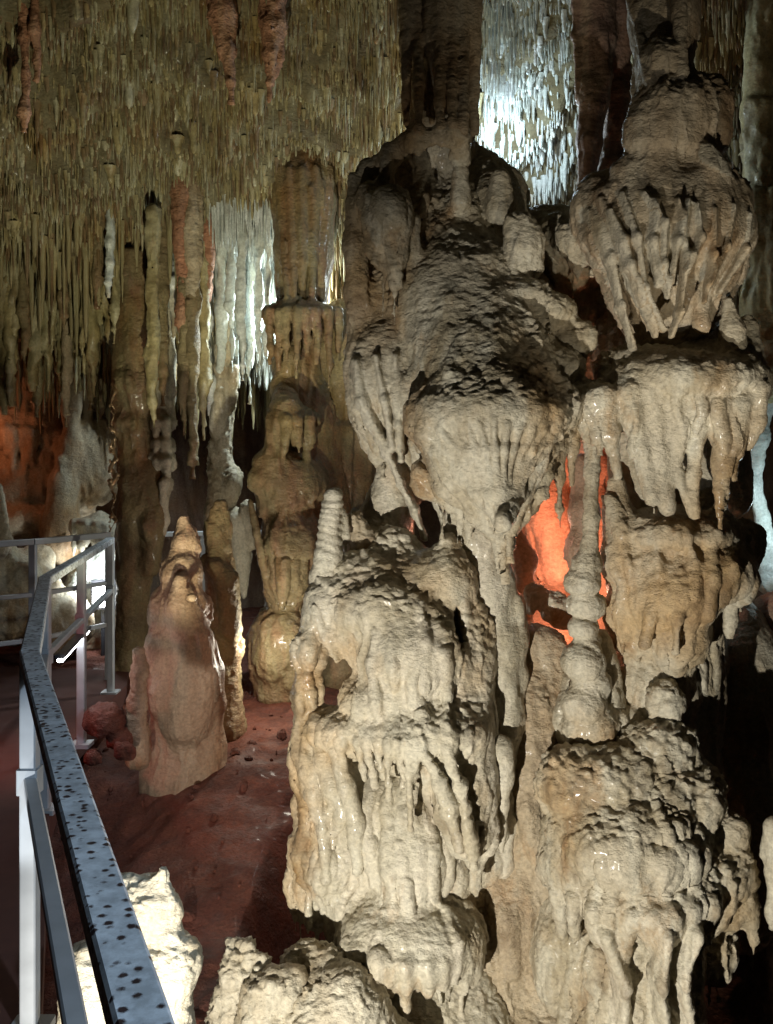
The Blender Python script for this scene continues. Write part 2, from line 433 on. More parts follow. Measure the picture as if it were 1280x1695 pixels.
        up = np.clip(N_[:, 2] * 1.3 + .35, 0, 1); dn = np.clip(-N_[:, 2] * 1.6 - .05, 0, 1)
        isb = (lab == 0).astype(np.float32); isb = .35 + .65 * isb
        sz = np.ones(len(V), np.float32)
        for c_, r_ in s.sm: sz *= 1 - .88 * np.exp(-(((V - c_) ** 2).sum(1) / r_ ** 2) ** 1.5)
        rough = rough * sz; isb = isb * (.45 + .55 * sz)
        mask = np.clip(fbm(V, 2.6, 2, seed + 3) * 2.2 + .55, .08, 1)
        W = V + .018 * np.stack([vn(V, 9, seed + 1), vn(V, 9, seed + 2), vn(V, 9, seed + 4)], 1)
        d = .030 * fbm(V, (4, 4, 3), 2, seed + 9) * isb
        d += .016 * fbm(V, (11, 11, 8), 2, seed + 19) * isb
        d += .007 * fbm(V, (27, 27, 18), 2, seed + 39) * sz
        c1 = 1 - np.clip(cells(W, (21, 21, 32), seed), 0, 1)
        d += rough * isb * (.12 + .88 * up) * mask * (.020 * (c1 - .45))
        c2 = 1 - np.clip(cells(W, (44, 44, 72), seed + 5), 0, 1)
        d += rough * isb * (.22 + .78 * up) * mask * (.013 * (c2 - .45))
        c3 = fbm(W, (70, 70, 110), 2, seed + 15)
        d += rough * (.25 + .75 * up) * .006 * c3
        fl = 1 - np.abs(fbm(V + .01 * vn(V, 5, seed)[:, None], (17, 17, 1.3), 2, seed + 23)) * 2.2
        d += flute * isb * (dn + .22) * .016 * fl
        fl2 = 1 - np.abs(vn(V + .006 * vn(V, 8, seed)[:, None], (46, 46, 2.2), seed + 29)) * 2.2
        d += flute * (dn * .9 + .15) * .005 * fl2
        rp = np.sin(V[:, 2] * 150 + 5 * vn(V, 7, seed + 7) * 2 + 3 * vn(V, 3, seed + 8)) * (1 - up * .5) * np.clip(vn(V, 3.1, seed + 31) + .35, 0, 1)
        d += ripple * .0022 * rp * isb
        V = V + N_ * d[:, None].astype(np.float32)
        N_ = vnorm(V, Q)
        base = np.array([(lo[0] + hi[0]) / 2, (lo[1] + hi[1]) / 2, lo[2] + .06])
        root = empty(name, tuple(base)); tag(root, label, cat, group, 'thing')
        ql = lab[Q]; fl_ = np.median(np.sort(ql, 1)[:, 1:3], axis=1).astype(int)
        for pid in np.unique(fl_):
            if pid == 0: continue
            w_ = np.nonzero(fl_ == pid)[0]; q = Q[w_]
            u, inv = np.unique(q, return_inverse=True); cp = components(len(u), inv.reshape(q.shape))[inv.reshape(q.shape)[:, 0]]
            bc = np.bincount(cp); keep = cp == bc.argmax()
            fl_[w_[~keep]] = 0
            if keep.sum() < 30: fl_[w_] = 0
        for pid in np.unique(fl_):
            q = Q[fl_ == pid]
            u, inv = np.unique(q, return_inverse=True)
            mesh_np(s.parts[pid], V[u] - base, inv.reshape(q.shape), partmat.get(s.parts[pid], mat), root, normals=N_[u])
        del s.F, s.Lb, s.Bd
        return root

def components(n, Q):
    c = np.arange(n)
    while True:
        m = c[Q].min(1); c2 = c.copy()
        for k in range(Q.shape[1]): np.minimum.at(c2, Q[:, k], m)
        c2 = c2[c2]; c2 = c2[c2]
        if (c2 == c).all(): return c
        c = c2

# ------------------------------------------------------------------ the cavern: ground, ceiling, walls
def zceil(x, y):
    s = np.clip(4.46 - .93 * (y - 6), 2.38, 5.6)
    return s
def sheet(name, U, Vv, fn, mat, label, disp, kind='structure'):
    u, v = np.meshgrid(U, Vv, indexing='ij'); pts = fn(u.ravel(), v.ravel()).astype(np.float32)
    nu, nv = len(U), len(Vv)
    i = np.arange(nu * nv).reshape(nu, nv)
    Q = np.stack([i[:-1, :-1].ravel(), i[1:, :-1].ravel(), i[1:, 1:].ravel(), i[:-1, 1:].ravel()], 1)
    nr = vnorm(pts, Q); pts = pts + nr * disp(pts)[:, None]
    o = mesh_np(name, pts, Q, mat); tag(o, label, None, None, kind); return o

def ceil_z(x, y):
    p = np.stack([x, y, np.zeros_like(x)], 1)
    z = np.clip(4.46 - .93 * (y - 6), 2.46, 9) ; z = np.minimum(z, 5.4 + .1 * (6 - y))
    z = z + .14 * fbm(p, (1.1, 1.1, 1), 3, 2) + .05 * fbm(p, (5, 5, 1), 2, 6)
    t = (y + .35 * vn(p, (1.3, 1.3, 1), 81) + .12 * vn(p, (4, 4, 1), 82)) * 2.6; fr = t - np.floor(t)
    z = z - .34 * (np.clip((fr - .62) / .38, 0, 1) ** 1.0 - fr) * .75
    return z
sheet('ceiling', np.linspace(-7, 7, 420), np.linspace(1.5, 11.5, 330), lambda x, y: np.stack([x, y, ceil_z(x, y)], 1), M['roof'],
      'rough olive brown cave ceiling sloping down to the back', lambda p: .02 * (1 - 2 * cells(p, 12)) )
def ground_z(x, y):
    p = np.stack([x, y, np.zeros_like(x)], 1)
    z = np.interp(y, [0, 2, 4, 5.5, 7, 12], [-.85, -.75, -.5, -.17, -.05, .1])
    z = z - 1.3 * np.clip((x - .75) / .4, 0, 1) * np.clip((6 - y) / 1.5, 0, 1)
    z = z - .75 * np.clip((x + .62) / .3, 0, 1) * np.clip((5.0 - y) / .8, 0, 1)
    z = z - .25 * np.clip((-.9 - x) / .7, 0, 1) * np.clip((7.2 - y) / 2, 0, 1)
    return z + .05 * fbm(p, (2, 2, 1), 3, 12) + .02 * fbm(p, (11, 11, 1), 2, 15)
sheet('ground', np.linspace(-8, 8, 460), np.linspace(-1, 13, 400), lambda x, y: np.stack([x, y, ground_z(x, y)], 1), M['earth'],
      'reddish brown cave floor', lambda p: .016 * (1 - 2 * cells(p, 9, 3)) * (.4 + vn(p, 2, 9)) + .012 * fbm(p, 16, 3, 8))
def wall_fn(t, z):
    # an arc from the left round the back to the right
    a = t; R = 5.2 + .5 * np.sin(a * 3)
    x = 5.6 * np.sin(a); y = 5.0 + 5.2 * np.cos(a)
    return np.stack([x, y, z], 1)
sheet('cave_wall', np.linspace(1.75, -1.75, 620), np.linspace(-1.6, 5.8, 260), wall_fn, M['wall'], 'dark brown cave wall at the back',
      lambda p: .35 * fbm(p, (.8, .8, .5), 3, 41) + .16 * (1 - 2.2 * np.abs(fbm(p, (2.6, 2.6, .5), 2, 44))) + .03 * fbm(p, (12, 12, 4), 2, 46))

def rubble():
    rr = np.random.RandomState(31); Vs, Qs, off = [], [], 0
    base = []
    for a in range(5):
        for b in range(8):
            th, ph = (a + .5) / 5 * math.pi, b / 8 * 2 * math.pi; base.append((math.sin(th) * math.cos(ph), math.sin(th) * math.sin(ph), math.cos(th)))
    base = np.array(base, np.float32)
    q = [(a * 8 + b, (a + 1) * 8 + b, (a + 1) * 8 + (b + 1) % 8, a * 8 + (b + 1) % 8) for a in range(4) for b in range(8)]
    q += [(0, 1, 2, 3), (0, 3, 4, 7), (4, 5, 6, 7), (35, 34, 33, 32), (39, 36, 35, 32), (39, 38, 37, 36)]
    for i in range(500):
        x, y = rr.uniform(-2.2, 1.4), rr.uniform(2.4, 7.2)
        if vn(np.array([[x, y, 0]], np.float32), (1.6, 1.6, 1), 3)[0] < -.2: continue
        z = float(ground_z(np.array([x]), np.array([y]))[0]); r = .008 + .035 * rr.rand() ** 5
        v = base * (r * rr.uniform(.6, 1.3, 3)); v = v * (1 + .25 * vn(base * 3 + i, 1.0, i % 7))[:, None] + np.array([x, y, z + r * .15]); Vs.append(v); Qs.append(np.array(q) + off); off += 40
    o = mesh_np('rubble', np.concatenate(Vs), np.concatenate(Qs), M['earth'], smooth=False); tag(o, 'small earthy rubble strewn over the red floor', None, None, 'stuff')
rubble()

# ------------------------------------------------------------------ ceiling straws
def straw_mesh(L, r, seed, sides=6, rings=5):
    rr = random.Random(seed); V = []; Q = []
    bx, by = rr.uniform(-.02, .02) * L, rr.uniform(-.02, .02) * L
    for i in range(rings + 1):
        t = i / rings
        q = r * ((1 - t) ** .55 * .8 + .25) * rr.uniform(.85, 1.18) * (1.5 if i == 0 else 1) * (.4 if i == rings else 1)
        for s in range(sides):
            a = s / sides * 2 * math.pi
            V.append((q * math.cos(a) + bx * t, q * math.sin(a) + by * t, .03 - t * (L + .03)))
    for i in range(rings):
        for s in range(sides):
            Q.append((i * sides + s, i * sides + (s + 1) % sides, (i + 1) * sides + (s + 1) % sides, (i + 1) * sides + s))
    return np.array(V, np.float32), np.array(Q)[:, ::-1]

VAR = [straw_mesh(1.0, 1.0, k) for k in range(14)]
rs = np.random.RandomState(11)
def scatter(n, xr, yr):
    x = rs.uniform(*xr, n); y = rs.uniform(*yr, n); return x, y, ceil_z(x, y)

def place_straws():
    x, y, z = scatter(80000, (-5.2, 5.2), (4.9, 9.2))
    p = np.stack([x, y, z * 0], 1)
    dens = fbm(p, (1.7, 1.7, 1), 2, 71)
    keep = (dens + rs.uniform(-.5, .5, len(x)) > -.45)
    px = CX + x / y * FPX; py = HY - (z - EYE) / y * FPX
    keep &= (px > -130) & (px < 1410) & (py > -160)
    x, y, z, p, px, py = x[keep], y[keep], z[keep], p[keep], px[keep], py[keep]
    n = len(x)
    low = np.clip((py - 330) / 220, 0, 1)
    L = (.05 + .15 * rs.rand(n) ** 1.8) * (.78 + 1.22 * low) * (1 + .65 * vn(p, 5, 77)) * (1 + .35 * vn(p, .9, 78))
    r = .005 + .015 * rs.rand(n) ** 3 + .003 * low * rs.rand(n)
    big = rs.rand(n) < .02
    L[big] *= 1.9; r[big] *= 2.3
    # a denser, longer fringe where the ceiling comes down at the left
    q = (rs.rand(n) < .06) & (px < 445) & (py > 350)
    L[q] = rs.uniform(.3, .75, q.sum()); r[q] = rs.uniform(.014, .032, q.sum())
    return x, y, z, L, r, px, py
SX, SY, SZ, SL, SR, SPX, SPY = place_straws()
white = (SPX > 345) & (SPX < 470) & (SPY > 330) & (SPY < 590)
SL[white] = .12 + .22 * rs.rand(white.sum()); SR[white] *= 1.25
show = SL * SR / SY ** 2 * ((SPX > 0) & (SPX < 1280) & (SPY > 0))
order = np.argsort(-show); indiv = order[:300]; rest = order[300:]

def mass(name, ids, mat, label):
    Vs, Qs, off = [], [], 0
    v0 = [VAR[k][0] for k in range(14)]; q0 = [VAR[k][1] for k in range(14)]
    for n_, i in enumerate(ids):
        k = i % 14; v = v0[k] * np.array([SR[i], SR[i], 1], np.float32)
        v[:, 2] = np.where(v0[k][:, 2] > 0, .04, v0[k][:, 2] * SL[i]); v = v + np.array([SX[i], SY[i], SZ[i]], np.float32)
        Vs.append(v); Qs.append(q0[k] + off); off += len(v)
    o = mesh_np(name, np.concatenate(Vs), np.concatenate(Qs), mat); tag(o, label, None, None, 'stuff')
    return o
wm = white[rest]
rc = np.where(fbm(np.stack([SX, SY, SY * 0], 1), 1.6, 2, 5)[rest] + rs.uniform(-.7, .7, len(rest)) > .22, 1, 0); rc[rs.rand(len(rest)) < .3] = 2; rc[((SPX > 765) & (SPX < 960) & (SPY < 340))[rest]] = 3  # last class puts the cool light of the vault into straw colour
for c_, (mt, nm, lb) in enumerate((('straw', 'straw_stalactites', 'dense mass of thin olive straw stalactites covering the ceiling'), ('ashen', 'ashen_stalactites', 'paler grey straw stalactites scattered through the ceiling mass'), ('umber', 'umber_stalactites', 'dark brown stubby stalactites scattered through the ceiling mass'), ('white', 'white_straw_stalactites', 'straw stalactites coloured cool white for the lamplight between the canopy shaft and the hanging bulb'))):
    mass(nm, rest[(~wm) & (rc == c_)], M[mt], lb)
mass('white_straw_stalactites', rest[wm], M['white'], 'cluster of bright white straw stalactites left of the capped column')
me_cache = {}
for i in indiv:
    k = int(i % 14); ww = bool(white[i]); key = (k, ww)
    if key not in me_cache:
        o = mesh_np('straw_stalactite', VAR[k][0], VAR[k][1], M['white' if ww else 'straw']); me_cache[key] = o.data
    else:
        o = bpy.data.objects.new('straw_stalactite', me_cache[key]); COL.objects.link(o)
    o.location = (SX[i], SY[i], SZ[i]); o.scale = (SR[i], SR[i], SL[i])
    if ww: tag(o, 'bright white lit straw stalactite hanging left of the capped column', 'stalactite', 'white straw stalactites')
    else: tag(o, 'one of the larger thin olive straw stalactites hanging from the ceiling', 'stalactite', 'straw stalactites on the ceiling', 'thing')

# ------------------------------------------------------------------ great formations in front
random.seed(3)
# 1. canopy
s = Stone(4.15, .0085)
s.C([(735, -70, 60, .22), (733, 60, 56, .22), (733, 150, 52, .22), (730, 250, 54, .26)], part='shaft')
for x, r, e in ((672, 13, 200), (692, 12, 215), (712, 11, 200), (728, 13, 210), (748, 12, 205), (766, 13, 212), (784, 14, 215)):
    s.C([(x, -70, r, .1), (x, 60, r * .9, .1), (x + 1, e, r * .45, .1)], k=.02, part='rib')
s.C([(640, 245, 12, -.02), (688, 228, 13, -.12), (752, 218, 15, -.12), (762, 262, 14, .0)])
s.C([(640, 250, 12, -.05), (636, 290, 10, -.1)]).C([(650, 260, 14, .0), (612, 285, 22, .05), (600, 340, 22, .05)])
s.E(700, 330, 90, 85, .42).E(790, 330, 80, 70, .42)
s.C([(735, 310, 85, .55), (738, 420, 108, .36), (764, 520, 116, .08), (800, 610, 112, -.12), (808, 660, 110, -.26)], k=.1).E(820, 350, 50, 60, .2)
s.C([(582, 292, 7, .0), (590, 340, 17, .0), (586, 400, 18, .0), (592, 480, 20, .0), (598, 570, 20, .02)], k=.03, part='side_column')
s.E(645, 352, 42, 50, -.16).E(612, 330, 26, 34, -.08)
s.C([(630, 370, 24, -.16), (632, 405, 17, -.16), (632, 436, 5, -.16)], part='drip', snap=False).C([(656, 375, 24, -.17), (656, 420, 16, -.17), (655, 466, 4, -.17)], part='drip', snap=False).C([(680, 370, 17, -.1), (680, 410, 11, -.1), (679, 442, 4, -.1)], part='drip', snap=False)
s.C([(828, 298, 19, .0), (830, 345, 26, .0)], part='knob').C([(762, 290, 14, .0), (762, 330, 18, .0)], part='knob')
s.C([(705, 325, 8, .0), (700, 352, 7, .0)], part='knob')
s.C([(862, 376, 26, -.12), (868, 405, 28, -.12)]).C([(858, 405, 20, -.12), (860, 438, 13, -.12), (859, 470, 3, -.12)], part='drip', snap=False).C([(884, 400, 17, -.1), (886, 430, 9, -.1), (887, 455, 3, -.1)], part='drip', snap=False)
s.C([(930, 385, 34, .15), (950, 395, 24, .0)]).C([(950, 395, 16, .0), (956, 430, 10, .0), (957, 462, 4, 0)], part='drip', snap=False).C([(975, 390, 14, 0), (982, 420, 7, 0), (983, 442, 3, 0)], part='drip', snap=False)
s.E(955, 420, 60, 60, .22).E(920, 390, 75, 50, .4).E(930, 490, 100, 130, .5).E(985, 560, 60, 110, .5)
s.E(650, 530, 72, 120, .2).E(850, 540, 90, 90, .3).E(655, 440, 60, 60, .26)
s.E(868, 490, 46, 26, -.16).E(915, 512, 38, 28, -.18).E(955, 560, 34, 30, -.14).E(925, 605, 40, 24, -.2).E(960, 645, 36, 20, -.15).E(880, 560, 60, 70, .1)
s.E(812, 686, 142, 62, -.34, 120).E(700, 650, 52, 60, -.12).E(895, 672, 80, 34, -.28, 70)
s.C([(806, 705, 116, -.34), (812, 755, 92, -.36), (820, 812, 48, -.37), (834, 868, 8, -.36)], k=.08)
for i in range(13):
    x = 684 + i * 22; s.C([(x, 690 + 10 * abs(i - 6) ** .5, 3), (x * .72 + 830 * .28, 742, 4), (x * .34 + 830 * .66, 812, 3.5), (831, 862, 3)], k=.02, part='body', snap=True, sy=1.5)
s.smooth(800, 760, 100, -.5).smooth(820, 820, 60, -.4).smooth(730, 740, 50, -.4)
s.E(745, 790, 62, 40, -.3, 14, k=.04).E(778, 815, 50, 34, -.34, 12, k=.04).E(882, 790, 34, 40, -.36, 10, k=.04)
s.E(635, 620, 60, 90, .02).C([(640, 640, 60, .02), (656, 730, 40, .05), (690, 800, 28, .1)])
s.C([(590, 600, 9), (600, 665, 9), (640, 745, 7), (664, 800, 6), (688, 845, 6), (702, 888, 7)], k=.025, part='curtain', sy=2.5)
s.C([(655, 590, 6), (660, 700, 6), (664, 760, 5)], k=.02, part='curtain', sy=3)
s.C([(622, 590, 6), (636, 660, 6), (650, 740, 5)], k=.02, part='curtain', sy=3)
s.C([(690, 745, 7, -.1), (712, 805, 6, -.1), (738, 872, 7, -.08), (748, 912, 12, -.04)], k=.025, part='curtain', sy=3, snap=False)
s.C([(693, 775, 4, -.32), (735, 805, 5, -.34), (785, 838, 5, -.36), (832, 884, 4, -.36)], k=.03, part='curtain', sy=4, snap=False)
s.C([(922, 735, 4, -.34), (910, 785, 4, -.36), (892, 812, 4, -.37), (862, 830, 4, -.37), (838, 870, 4, -.37)], k=.03, part='curtain', sy=4, snap=False)
s.C([(860, 750, 4, -.42), (874, 785, 4, -.42), (860, 812, 4, -.40), (842, 850, 4, -.38)], k=.02, part='curtain', sy=3, snap=False)
s.C([(926, 690, 15, -.33), (928, 740, 9, -.33), (927, 790, 7, -.33), (926, 836, 3, -.33)], part='drip', snap=False, k=.03)
s.C([(950, 690, 15, -.3), (948, 740, 8, -.3), (946, 802, 3, -.3)], part='drip', snap=False, k=.03)
s.C([(898, 690, 14, -.35), (900, 740, 8, -.35), (899, 775, 3, -.35)], part='drip', snap=False, k=.03)
s.build('flowstone_canopy', 'great bulging flowstone canopy with a fluted shaft rising from it to the ceiling', 'flowstone', M['cream'],
        partmat={'curtain': M['pale'], 'shaft': M['tan'], 'rib': M['tan']}, strands=170, srad=.013, slen=.4, seed=1)

# 2. hanging bulb upper right
s = Stone(3.95, .008, .06)
s.C([(1092, -80, 66, .15), (1098, 30, 52, .1), (1100, 140, 46, .02)], part='shaft')
s.C([(1032, -60, 12, 0), (1058, 50, 8, 0), (1072, 130, 7, 0)], k=.02, part='rib').C([(1120, -60, 14, 0), (1130, 120, 12, 0)], k=.02, part='rib')
s.E(1095, 110, 36, 46, -.08).E(1112, 190, 74, 60, -.08).E(1165, 200, 50, 80, .08).E(1075, 222, 42, 40, -.13).E(1120, 228, 42, 40, -.14)
s.E(1110, 268, 78, 40, .0).E(1065, 282, 52, 26, -.1).E(1150, 290, 52, 26, -.1)
s.C([(1172, 252, 13, -.2), (1178, 280, 17, -.2), (1188, 312, 20, -.16)], part='knob')
s.E(1105, 335, 132, 40, .0).E(1108, 385, 138, 58, .0).E(1000, 345, 48, 55, .1).E(1195, 335, 50, 60, .03)
s.C([(1105, 390, 126, .0), (1108, 450, 98, .06), (1106, 505, 62, .1), (1100, 555, 34, .1)], k=.07)
for pts in ([(973, 350), (1010, 428), (1027, 506), (1049, 575)], [(1030, 320), (1052, 394), (1066, 478), (1098, 545)], [(1066, 318), (1097, 371), (1096, 439), (1106, 490)],
            [(1122, 330), (1134, 428), (1124, 517), (1111, 555)], [(1184, 345), (1179, 422), (1166, 500)], [(1154, 337), (1158, 394), (1139, 445)],
            [(1240, 355), (1230, 416), (1190, 482)], [(992, 330), (1030, 400), (1050, 470), (1085, 555)], [(1215, 340), (1200, 410), (1175, 470)],
            [(1086, 330), (1078, 400), (1090, 470)], [(1140, 330), (1118, 400), (1112, 470)], [(1010, 350), (1040, 440), (1060, 500)]):
    n = len(pts); s.C([(x, y, (3, 5.5, 5, 3.5)[min(i + (4 - n if i else 0), 3)], -.2) for i, (x, y) in enumerate(pts)], k=.022, part='curtain', sy=4, off=-.012)
s.smooth(1100, 440, 150, -.25).smooth(1180, 400, 80, -.2)
s.C([(1166, 470, 8, -.1), (1164, 500, 9, -.1), (1162, 530, 12, -.1)], k=.02)
s.build('hanging_bulb', 'big bulbous hanging formation ribbed with curtains, upper right beside the ceiling', 'stalactite', M['tan'],
        partmat={'curtain': M['cream'], 'knob': M['cream']}, rough=.8, strands=30, seed=2)

# 3. shelf with fringe
s = Stone(3.95, .008)
s.E(1125, 630, 132, 44, 0, 120).E(1180, 592, 72, 34, .05).E(1060, 612, 80, 38, .05).E(1215, 645, 48, 40, .0).E(1010, 660, 32, 26, .0)
s.C([(1110, 555, 30, .2), (1110, 600, 60, .15)])
s.C([(1205, 500, 10, -.1), (1212, 545, 16, -.1), (1220, 620, 18, -.1)], part='knob')
s.C([(1235, 540, 16, 0), (1240, 640, 20, 0)])
for pts in ([(1000, 655, 20), (1010, 715, 12), (1024, 788, 5)], [(1042, 650, 24), (1062, 740, 14), (1080, 822, 15)], [(1078, 650, 22), (1092, 750, 12), (1106, 838, 14)],
            [(1117, 655, 22), (1121, 785, 7), (1148, 850, 6)], [(1157, 655, 22), (1149, 785, 7), (1150, 850, 6)], [(1176, 670, 18), (1203, 770, 7), (1193, 828, 4)],
            [(1196, 670, 20), (1207, 730, 9), (1215, 790, 4)], [(1256, 645, 16), (1251, 700, 10), (1240, 738, 5)], [(1225, 665, 18), (1222, 750, 5)], [(1136, 670, 14), (1137, 735, 4)], [(983, 660, 13), (990, 725, 4)]):
    s.C([(x, y, r, -.17 + .015 * i) for i, (x, y, r) in enumerate(pts)], k=.035, part='drip', sy=1.2, snap=False)
s.E(1090, 570, 110, 80, .4).C([(1050, 700, 46, .2), (1060, 860, 45, .22)]).E(985, 680, 44, 42, -.06).C([(1150, 720, 40, .25), (1150, 860, 40, .25)]).C([(1190, 700, 46, .4), (1195, 820, 40, .5)])
s.build('flowstone_shelf', 'wide flowstone shelf with a fringe of long drips below the big bulb', 'flowstone', M['cream'], partmat={}, rough=1.0, flute=.8, strands=24, seed=3)

# 4. right middle block
s = Stone(4.05)
s.C([(1020, 800, 14, -.05), (1022, 850, 20, -.05), (1024, 900, 26, -.05)], part='stub').C([(1193, 828, 9, -.1), (1192, 868, 20, -.08)], part='stub')
s.E(1110, 880, 105, 42, .0, 110).E(1140, 940, 112, 55, -.02, 110).E(1045, 930, 48, 50, .0)
s.C([(1040, 930, 38, -.08), (1048, 985, 20, -.08)])
s.E(1045, 1010, 42, 45, -.02).C([(1045, 1010, 40, -.05), (1050, 1060, 28, -.03), (1056, 1095, 14, 0)])
s.E(1110, 985, 70, 50, -.14, 75).C([(1110, 990, 60, -.12), (1118, 1050, 46, -.1), (1122, 1092, 20, -.06)])
s.E(1105, 935, 80, 36, -.1)
s.C([(1205, 900, 42, .05), (1195, 955, 34, .08), (1180, 1010, 14, .12)]).C([(1235, 890, 26, .1), (1222, 960, 14, .12)]).C([(1165, 960, 38, .0), (1160, 1030, 24, .05)])
s.E(1060, 1140, 66, 70, .1).E(1020, 1200, 60, 50, .06).C([(1100, 980, 90, .25), (1100, 1250, 90, .24)]).E(1060, 1210, 90, 54, .06).E(1090, 1130, 60, 80, .08).smooth(1110, 1000, 60, -.2).smooth(1170, 960, 60, 0).smooth(1200, 1150, 170, .6).smooth(1215, 1380, 150, .5)
s.E(1060, 1130, 40, 40, .05)
for pts in ([(1010, 830), (1030, 880), (1040, 930), (1044, 960)], [(1180, 900), (1178, 950), (1168, 1010)], [(1222, 890), (1212, 940), (1190, 985)], [(1080, 960), (1076, 1010), (1066, 1060)], [(1120, 960), (1122, 1020), (1120, 1075)], [(1140, 890), (1150, 930), (1148, 980)], [(1090, 880), (1086, 920), (1092, 950)]):
    s.C([(x, y, (4, 8, 7, 4)[min(i, 3)]) for i, (x, y) in enumerate(pts)], k=.022, snap=True, sy=1.4, off=.002).C([(1095, 1100, 34, .06), (1080, 1160, 26, .02), (1040, 1215, 20, .0)]).E(975, 1190, 48, 42, -.02)
s.C([(960, 1140, 36, .05), (975, 1200, 40, .02), (990, 1230, 30, .02)]); s.fringe(945, 1205, 1050, 1195, 7, 20, 40, 11, -.1, 5)
s.E(1200, 1150, 90, 170, .85).E(1215, 1380, 90, 180, .75).E(1110, 1150, 40, 40, .05).E(1120, 1080, 80, 100, .5)
s.build('flowstone_block', 'grey tan layered flowstone block standing under the fringed shelf', 'flowstone', M['cream'], rough=.8, strands=90, srad=.013, slen=.4, seed=4)

# 5. beaded column
s = Stone(3.9, .008, .03)
s.C([(986, 660, 24), (983, 720, 15), (980, 780, 11), (978, 860, 12), (974, 915, 18)], part='shaft')
for x, y, rx, ry, dd in ((970, 934, 25, 19, 0), (965, 962, 29, 21, -.01), (972, 1000, 30, 23, .01), (966, 1038, 25, 17, 0), (974, 1062, 22, 16, 0), (966, 1094, 36, 31, -.02), (978, 1130, 32, 26, 0), (965, 1165, 38, 32, -.02)):
    s.E(x, y, rx, ry, dd, rx, part='bead')
s.E(975, 1200, 50, 34, .02).C([(990, 1060, 18, .08), (1000, 1200, 40, .12)])
s.build('beaded_column', 'slender column with a stack of rounded beads right of the glowing niche', 'column', M['cream'], rough=1.1, ripple=1.8, seed=5)

# 6. lower right rough mass
s = Stone(3.8, .0085)
s.E(1010, 1290, 85, 52, .0).E(955, 1300, 60, 55, -.02).E(1090, 1240, 60, 44, .05).E(1100, 1160, 30, 34, .1).E(1125, 1310, 75, 55, .02).E(1175, 1375, 55, 36, .02)
s.E(1040, 1385, 125, 78, -.06, 110).E(1150, 1440, 95, 55, -.02).E(965, 1430, 66, 60, -.02).E(1060, 1470, 115, 52, -.08, 100).E(1190, 1490, 60, 45, .02)
s.C([(1110, 1330, 26, -.12), (1100, 1370, 14, -.14)], part='lobe').C([(1165, 1340, 28, -.1), (1160, 1385, 18, -.12)], part='lobe').C([(1215, 1375, 22, -.05), (1222, 1402, 12, -.05)], part='lobe')
for x, y0, y1, r, dd, ln in ((925, 1480, 1565, 14, -.15, 10), (950, 1490, 1560, 13, -.2, 0), (985, 1510, 1560, 14, -.25, 6), (1010, 1520, 1600, 13, -.28, 24), (1045, 1520, 1590, 15, -.3, -18),
                             (1080, 1520, 1570, 20, -.3, 8), (1110, 1520, 1560, 20, -.3, 0), (1140, 1505, 1590, 17, -.26, -14), (1175, 1500, 1570, 16, -.22, -30), (1205, 1500, 1560, 15, -.15, -40), (1240, 1490, 1580, 12, -.05, 8)):
    s.drip(x, y0, y1, r, dd, lean=ln)
s.C([(1070, 1500, 96, .02), (1065, 1600, 90, .0), (1055, 1700, 104, -.02), (1040, 1800, 130, -.05)], k=.08, part='pedestal').E(1160, 1560, 60, 60, .1).E(930, 1560, 60, 90, .15)
s.E(985, 1590, 36, 58, -.02, part='lobe')
s.E(1130, 1395, 60, 9, -.26, 30, cut=True, k=.03).E(1110, 1505, 10, 16, -.36, 30, cut=True, k=.02).E(1030, 1600, 14, 40, -.26, 40, cut=True, k=.03).E(1115, 1610, 12, 46, -.26, 40, cut=True, k=.03)
for pts in ([(1000, 1540), (1030, 1620), (1030, 1700)], [(1100, 1540), (1090, 1620), (1100, 1720)], [(1150, 1540), (1125, 1610), (1140, 1700)]):
    s.C([(x, y, 10, -.24 + .04 * i) for i, (x, y) in enumerate(pts)], k=.03, part='curtain', sy=3)
s.build('rough_mound', 'broad knobbly mound dripping over its pedestal at the lower right', 'flowstone', M['cream'], rough=1.25, partmat={'pedestal': M['tan'], 'curtain': M['pale']}, strands=110, srad=.013, slen=.4, seed=6)

# 7. left mound
s = Stone(3.95, .008)
s.C([(658, 770, 32, .26), (645, 840, 40, .28), (628, 905, 66, .3)], part='neck')
s.C([(600, 905, 30, .22), (650, 925, 60, .1)]).E(650, 950, 85, 36, .0).E(720, 960, 66, 52, -.04).E(590, 955, 44, 34, -.03).E(640, 1010, 95, 60, -.1).E(560, 985, 44, 36, -.04)
s.C([(742, 905, 20, -.04), (737, 960, 30, -.08), (745, 1020, 36, -.1)])
s.C([(528, 990, 20, -.06), (514, 1070, 20, -.06), (508, 1150, 18, -.04), (512, 1240, 26, -.04)], part='curtain', sy=2, snap=False)
s.C([(548, 1000, 28, -.08), (570, 1050, 20, -.12), (580, 1090, 9, -.13)], part='curtain', snap=False)
s.E(680, 1080, 96, 80, -.14).E(742, 1120, 44, 110, -.06).E(775, 1250, 52, 150, .02).E(690, 1180, 110, 90, -.04)
s.E(650, 1150, 92, 44, -.16).E(600, 1205, 80, 34, -.14).E(700, 1205, 110, 42, -.2, 90).E(545, 1200, 50, 28, -.05)
s.C([(512, 1130, 11, -.12), (516, 1142, 12, -.12)], part='knob')
s.C([(740, 1210, 66, -.16), (765, 1300, 48, -.18), (786, 1370, 26, -.2), (788, 1422, 7, -.2)], k=.06)
for x, y0, y1, ln in ((590, 1225, 1290, 14), (606, 1228, 1300, 16), (622, 1230, 1285, 14), (640, 1230, 1320, 4), (656, 1230, 1290, 14), (675, 1230, 1370, 4), (700, 1225, 1290, -18), (560, 1225, 1320, 20)):
    s.drip(x, y0, y1, 6, 0, lean=ln, k=.02, r1=4)
s.E(782, 1120, 36, 130, .0)
